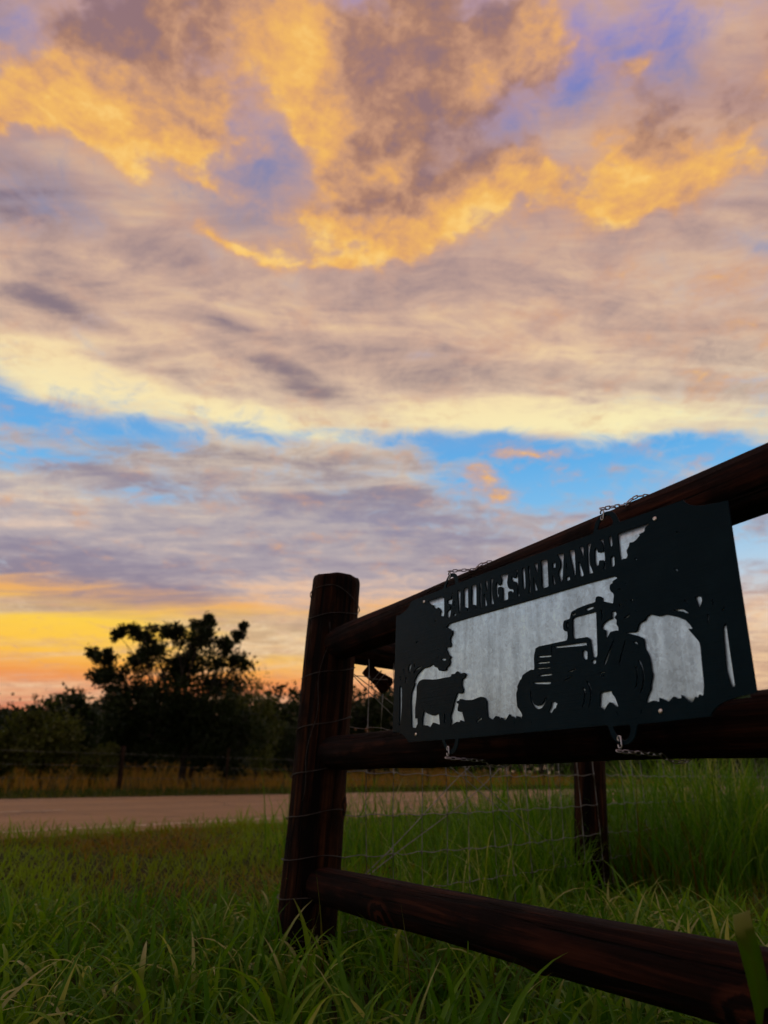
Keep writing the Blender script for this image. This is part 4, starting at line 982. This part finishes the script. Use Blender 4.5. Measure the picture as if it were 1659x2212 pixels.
# thatch lying flat
x, y = wedge(9000, 3.3, 8.5, -50, 20)
k = (RN.x * x + RN.y * y < Q_NEAR - .5) & (pn(x, y, .75, 9.0) < -.20); x, y = x[k], y[k]; n = len(x)
parts.append(blade_field(x, y, U(.10, .26, n), U(.003, .006, n), U(1.0, 1.5, n), U(.0, .35, n), U(0, 6.283, n), 3, False, U(0, .28, n), U(-.6, .6, n), land_z(x, y) + U(.03, .07, n)))
grass_object('mown_grass', 'short mown roadside grass with brown cut stalks', parts, M_MOWN)

# verge and dry field over the road
parts = []
x, y = wedge(26000, 14, 60, -46, 46); q = RN.x * x + RN.y * y
k = (q > Q_FAR + .1) & (q < 17.0); x1, y1 = x[k], y[k]
s_ = U(-22, 50, 9000); qq = U(Q_FAR + .05, 17.2, 9000); x1 = RN.x * qq + ROAD.x * s_; y1 = RN.y * qq + ROAD.y * s_; n = len(x1)
parts.append(blade_field(x1, y1, U(.14, .30, n), U(.012, .03, n), U(.05, .5, n), U(.2, 1.3, n), U(0, 6.283, n), 3, False, U(.85, 1.0, n), U(-.6, .6, n)))
s_ = U(-26, 60, 24000); qq = 17.0 + 20 * U(0, 1, 24000) ** 1.2; x1 = RN.x * qq + ROAD.x * s_; y1 = RN.y * qq + ROAD.y * s_; n = len(x1); cl = pn(x1, y1, .35, 3.0)
parts.append(blade_field(x1, y1, U(.28, .62, n) * (1 + .3 * cl), U(.015, .04, n), U(.0, .35, n), U(.1, 1.2, n), U(0, 6.283, n), 3, False, np.clip(.40 + .5 * cl + U(-.35, .35, n), 0, 1), U(-.6, .6, n)))
grass_object('field_grass', 'tall dry orange-brown field grass beyond the road', parts, M_DRY)

# ------------------------------------------------------------------ trees
def leaf_cloud(cent, size, tint, flat=.35):
    n = len(cent)
    a = rng.normal(size=(n, 3)); a /= np.linalg.norm(a, axis=1)[:, None]
    b_ = rng.normal(size=(n, 3)); b_ -= (b_ * a).sum(1)[:, None] * a; b_ /= np.linalg.norm(b_, axis=1)[:, None]
    u = a * size[:, None] * .5; v = b_ * size[:, None] * .30
    V = np.stack([cent - u, cent - u * .1 + v, cent + u, cent - u * .1 - v], 1).reshape(-1, 3)
    F = np.arange(n * 4).reshape(n, 4)
    return V, F, np.repeat(tint, 4)
def clumped(c, rad, n, clumps, spread, hollow=.0):
    """points in clumps inside an ellipsoid"""
    d = rng.normal(size=(clumps, 3)); d /= np.linalg.norm(d, axis=1)[:, None]
    rr = (hollow + (1 - hollow) * rng.uniform(0, 1, clumps) ** .45)
    cc = np.array(c) + d * rr[:, None] * np.array(rad)
    w_ = rng.integers(0, clumps, n)
    return cc[w_] + rng.normal(size=(n, 3)) * (spread * np.mean(rad)), w_
def limb(p0, p1, r0, r1, bend, n=7):
    p0, p1 = Vector(p0), Vector(p1); off = Vector((random.uniform(-1, 1), random.uniform(-1, 1), random.uniform(-.2, .6))) * bend * (p1 - p0).length
    pts = [p0.lerp(p1, i / n) + off * math.sin(math.pi * i / n) * .5 for i in range(n + 1)]
    return pts, [r0 + (r1 - r0) * i / n for i in range(n + 1)]
def join_tubes(name, tubes, mat, seg=7):
    bm = bmesh.new()
    for pts, rr in tubes:
        me = tube_mesh('t', pts, rr, mat, seg); bm.from_mesh(me); bpy.data.meshes.remove(me)
    me = bpy.data.meshes.new(name); bm.to_mesh(me); bm.free(); me.materials.append(mat)
    for p in me.polygons: p.use_smooth = True
    return me
def make_tree(name, label, base, lobes, leaf, nleaf, mat, trunk_r, group=None, cat='tree', stems=1, spread=.20, lobe_clumps=14, hollow=.25):
    """lobes: (centre, radii, weight) in metres"""
    base = Vector(base)
    t = thing(name, label, cat, base, group)
    wsum = sum(l[2] for l in lobes); vs, fs, ts, off = [], [], [], 0; tubes = []
    fork = base + Vector((0, 0, (sum(l[0][2] for l in lobes) / len(lobes) - base.z) * .35))
    for s_ in range(stems):
        jit = Vector((random.uniform(-1, 1), random.uniform(-.5, .5), 0)) * trunk_r * (3.5 if stems > 1 else .3)
        tubes.append(limb(base + jit * .7 - Vector((0, 0, .15)), fork + jit * 1.6, trunk_r, trunk_r * .65, .12))
    for (c, rad, wt) in lobes:
        n = max(20, int(nleaf * wt / wsum))
        P, w_ = clumped(c, rad, n, lobe_clumps, spread, hollow)
        P[:, 2] = np.maximum(P[:, 2], base.z + .05)
        V, F, T_ = leaf_cloud(P, U(leaf * .6, leaf * 1.3, n), np.clip(.45 + .25 * np.sin(w_ * 2.7) + U(-.25, .25, n), 0, 1))
        vs.append(V); fs.append(F + off); ts.append(T_); off += len(V)
        tubes.append(limb(fork, c, trunk_r * .42, trunk_r * .08, .25))
        for _ in range(3):
            d = Vector((random.gauss(0, 1), random.gauss(0, 1), random.gauss(.3, 1))).normalized()
            tubes.append(limb(c, Vector(c) + Vector((d.x * rad[0], d.y * rad[1], d.z * rad[2])) * 1.05, trunk_r * .16, trunk_r * .03, .2, 4))
    crown = mesh_np('crown', np.concatenate(vs) - np.array(base), np.concatenate(fs), mat, np.concatenate(ts), False)
    link(bpy.data.objects.new('crown', crown), t)
    tm = join_tubes('trunk', [([p - base for p in pts], rr) for pts, rr in tubes], M_BARK)
    link(bpy.data.objects.new('trunk', tm), t)
    return t
def at_q(px, q, z=None):
    d = ray(px, 1690); coef = RN.x * d.x + RN.y * d.y; t_ = q / coef
    p = EYE + d * t_; p.z = float(land_z(p.x, p.y)); return p
def at_y(px, py, Y):
    d = ray(px, py); return EYE + d * (Y / d.y)

# the big tree over the road
mb = at_q(392, 20.5); Yt = mb.y; px_m = Yt / 1.0686 / F_PX
LOB = [(200, 1412, 16, 12), (228, 1420, 22, 14), (222, 1462, 30, 18), (248, 1448, 28, 20), (258, 1372, 20, 12), (282, 1360, 24, 14), (305, 1372, 28, 18), (325, 1400, 34, 26), (352, 1362, 22, 16), (378, 1366, 26, 20), (300, 1432, 40, 28),
       (440, 1372, 34, 28), (452, 1344, 18, 16), (425, 1352, 18, 14), (415, 1410, 48, 34), (527, 1352, 13, 10), (512, 1374, 20, 10), (488, 1392, 24, 14), (478, 1425, 40, 24), (524, 1432, 24, 18), (400, 1462, 74, 42), (480, 1482, 50, 34), (285, 1490, 56, 34),
       (260, 1535, 64, 38), (370, 1535, 100, 56), (470, 1545, 78, 50), (320, 1590, 90, 40), (430, 1595, 96, 46), (520, 1580, 56, 46), (250, 1585, 50, 34), (480, 1640, 60, 34)]
lobes = []
for (x, y, rx, rz) in LOB:
    c = at_y(x, y, Yt + random.uniform(-.8, .8)); lobes.append(((c.x, c.y, c.z), (rx * px_m, (rx + rz) * .6 * px_m, rz * px_m), rx * rz + 420))
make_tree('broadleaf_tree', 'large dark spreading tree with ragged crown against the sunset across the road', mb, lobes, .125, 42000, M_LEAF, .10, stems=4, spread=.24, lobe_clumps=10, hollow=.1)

# tree line behind
TOPS = [(-420, 1500), (-300, 1480), (-190, 1500), (-95, 1510), (-5, 1535), (62, 1500), (140, 1496), (215, 1492), (300, 1500), (400, 1505), (500, 1490), (590, 1482), (655, 1480), (735, 1500), (800, 1492), (870, 1480),
        (960, 1500), (1060, 1495), (1170, 1500), (1290, 1500), (1420, 1505), (1560, 1500), (1720, 1500), (1900, 1510)]
NAMES = {5: 'rounded dark tree in the far line at the left under the orange sky', 6: 'dark tree in the far line, second round crown left of the big tree', 7: 'dark far tree whose crown shows just left of the big tree',
         11: 'dark far tree between the big tree and the corner post', 12: 'dark far tree touching the left edge of the corner post', 13: 'dark far tree seen in the gap beside the corner post under the brace rail', 14: 'dark far tree in the gap under the hanging wood block'}
for i, (x, ty) in enumerate(TOPS):
    q = 34 + 7 * math.sin(i * 2.1)
    d = ray(x, 1690); coef = max(.30, RN.x * d.x + RN.y * d.y); t_ = q / coef
    base = EYE + d * t_; base.z = float(land_z(base.x, base.y))
    top = at_y(x, ty, base.y); h = top.z - base.z; wv_ = (70 if x < 900 else 85) / F_PX * base.y / 1.0686
    lobes = [((base.x + random.uniform(-.2, .2), base.y, base.z + h * .45), (wv_, wv_ * .9, h * .42), 1.0)]
    for k_ in range(6):
        a = 2 * math.pi * k_ / 6 + i
        lobes.append(((base.x + math.cos(a) * wv_ * .55, base.y + math.sin(a) * wv_ * .5, base.z + h * random.uniform(.35, .78)), (wv_ * .5, wv_ * .5, h * .22), .5))
    lobes.append(((base.x, base.y, base.z + h * .80), (wv_ * .55, wv_ * .5, h * .18), .45))
    lobes.append(((base.x, base.y, base.z + h * .16), (wv_ * 1.0, wv_ * .7, h * .18), .6))
    lab = NAMES.get(i, 'dark leafy tree in the far tree line hidden behind nearer things')
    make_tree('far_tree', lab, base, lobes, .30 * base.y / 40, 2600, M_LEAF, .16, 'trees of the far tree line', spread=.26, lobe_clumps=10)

Q0 = 40000
s_ = U(-75, 150, Q0); qq = 38 + 9 * U(0, 1, Q0); xx = RN.x * qq + ROAD.x * s_; yy = RN.y * qq + ROAD.y * s_
hh = 2.6 + .9 * pn(xx, yy, .22, 4.0) + .5 * pn(xx, yy, .8, 6.0)
zz = land_z(xx, yy) + hh * U(0, 1, Q0) ** .8
V, F, T_ = leaf_cloud(np.stack([xx, yy, zz], -1), U(.22, .5, Q0), np.clip(.5 + .4 * pn(xx, yy, .5, 8.0) + U(-.25, .25, Q0), 0, 1))
Vd = 26000
s_ = U(-40, 70, Vd); qq = 39 + 6 * U(0, 1, Vd); xx = RN.x * qq + ROAD.x * s_; yy = RN.y * qq + ROAD.y * s_
zz = land_z(xx, yy) + 2.3 * U(0, 1, Vd)
V2, F2, T2 = leaf_cloud(np.stack([xx, yy, zz], -1), U(.35, .7, Vd), U(.2, .8, Vd))
F = np.concatenate([F, F2 + len(V)]); V = np.concatenate([V, V2]); T_ = np.concatenate([T_, T2])
V2q = 22000
s_ = U(110, 480, V2q); qq = 38 + 14 * U(0, 1, V2q); xx = RN.x * qq + ROAD.x * s_; yy = RN.y * qq + ROAD.y * s_
zz = land_z(xx, yy) + (5.5 + 2 * pn(xx, yy, .08, 4.0)) * U(0, 1, V2q) ** .8
V2, F2, T2 = leaf_cloud(np.stack([xx, yy, zz], -1), U(.6, 1.5, V2q), U(.2, .8, V2q))
F = np.concatenate([F, F2 + len(V)]); V = np.concatenate([V, V2]); T_ = np.concatenate([T_, T2])
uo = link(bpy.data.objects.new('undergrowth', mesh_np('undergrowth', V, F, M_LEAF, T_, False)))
tag(uo, 'dark unbroken undergrowth below the far tree line', 'undergrowth', kind='stuff')

def bush(name, label, px, q, ty, wpx, mat, n, leaf, group=None, low=.5):
    base = at_q(px, q); top = at_y(px, ty, base.y); h = top.z - base.z; r = wpx / F_PX * base.y / 1.0686
    lobes = [((base.x, base.y, base.z + h * low), (r * .9, r * .8, h * .45), 1.2)]
    for k_ in range(5):
        a = 2 * math.pi * k_ / 5 + px
        lobes.append(((base.x + math.cos(a) * r * .5, base.y + math.sin(a) * r * .5, base.z + h * random.uniform(low * .6, .8)), (r * .45, r * .45, h * .22), .5))
    return make_tree(name, label, base, lobes, leaf, n, mat, .06, group, 'bush' if 'bush' in name else 'tree', spread=.24)
bush('bush', 'wide olive green bush at the left edge beyond the road', 85, 21, 1520, 80, M_LEAF2, 5000, .13, 'bushes in the dry field')
bush('bush', 'second olive bush, half cut by the left edge of the picture', -25, 22, 1560, 70, M_LEAF2, 3500, .13, 'bushes in the dry field')
bush('bush', 'small low bush between the wide bush and the big tree', 205, 20, 1606, 48, M_LEAF2, 2500, .10, 'bushes in the dry field')
bush('young_tree', 'paler green young tree right of the big tree', 548, 24, 1466, 55, M_LEAF2, 4200, .13)
bush('bush', 'dark bush in the field just left of the corner post', 630, 25, 1560, 60, M_LEAF, 3000, .13, 'bushes in the dry field')

# fence across the road
ff = at_q(258, 17.6)
far_fence = thing('field_fence', 'thin post and wire fence along the far side of the road', 'fence', ff)
for k_ in range(-4, 9):
    p = ff + ROAD * (k_ * 3.6); p.z = float(land_z(p.x, p.y))
    log_object('post', (p.x, p.y, p.z - .2), (p.x + .03 * math.sin(k_), p.y, p.z + 1.15 + .08 * math.sin(k_ * 1.7)), .065 if k_ == 0 else .035, .06 if k_ == 0 else .03, M_FARWOOD, 20.0 + k_, far_fence, rings=12, seg=10)
for h in (.35, .65, .95):
    pts = [ff + ROAD * (k_ * 1.8) for k_ in range(-8, 17)]
    part_mesh('wire', tube_mesh('wire', [(p.x, p.y, float(land_z(p.x, p.y)) + h) for p in pts], .004, M_WIRE, 4), far_fence)

# ------------------------------------------------------------------ single broad blade close to the camera
t_b = 1.0
d0 = [(1601, 1972), (1606, 2005), (1622, 2060), (1637, 2120), (1650, 2180), (1662, 2260), (1668, 2350)]
wd = [36, 42, 44, 43, 42, 40, 36]
Vb, Fb, Tb = [], [], []
for i, ((x, y), w_) in enumerate(zip(d0, wd)):
    dirv = Vector((10, -2.5 if i == 0 else -3.2))
    dirv.normalize()
    tt = t_b + .012 * i
    for j, f in enumerate((-.5, 0, .5)):
        px_, py_ = x + dirv.x * w_ * f, y + dirv.y * w_ * f * (1 if i else 1.3)
        Vb.append(EYE + ray(px_, py_) * (tt + (.006 if j == 1 else 0))); Tb.append(1.0 if i <= 1 else (.80) + (.12 if j == 1 and i > 1 else 0))
foot = Vb[-2].copy()
for s_ in range(1, 4):
    for j in range(3):
        v = Vb[len(d0) * 3 - 3 + j].copy(); c = Vb[len(d0) * 3 - 2]
        v = c + (v - c) * (1 - .2 * s_); v.z = c.z * (1 - s_ / 3.0) - (.01 if s_ == 3 else 0); Vb.append(v); Tb.append(.4)
Fb = [(3 * i + j, 3 * i + j + 1, 3 * i + 4 + j, 3 * i + 3 + j) for i in range(len(Vb) // 3 - 1) for j in range(2)]
bl_ = mesh_np('grass_blade', np.array([tuple(v) for v in Vb]), np.array(Fb), M_GRASS, np.array(Tb))
bo = link(bpy.data.objects.new('grass_blade', bl_))
sm = bo.modifiers.new('thick', 'SOLIDIFY'); sm.thickness = .0006
tag(bo, 'single broad green grass blade with a pale cut tip close at the right edge', 'grass blade')
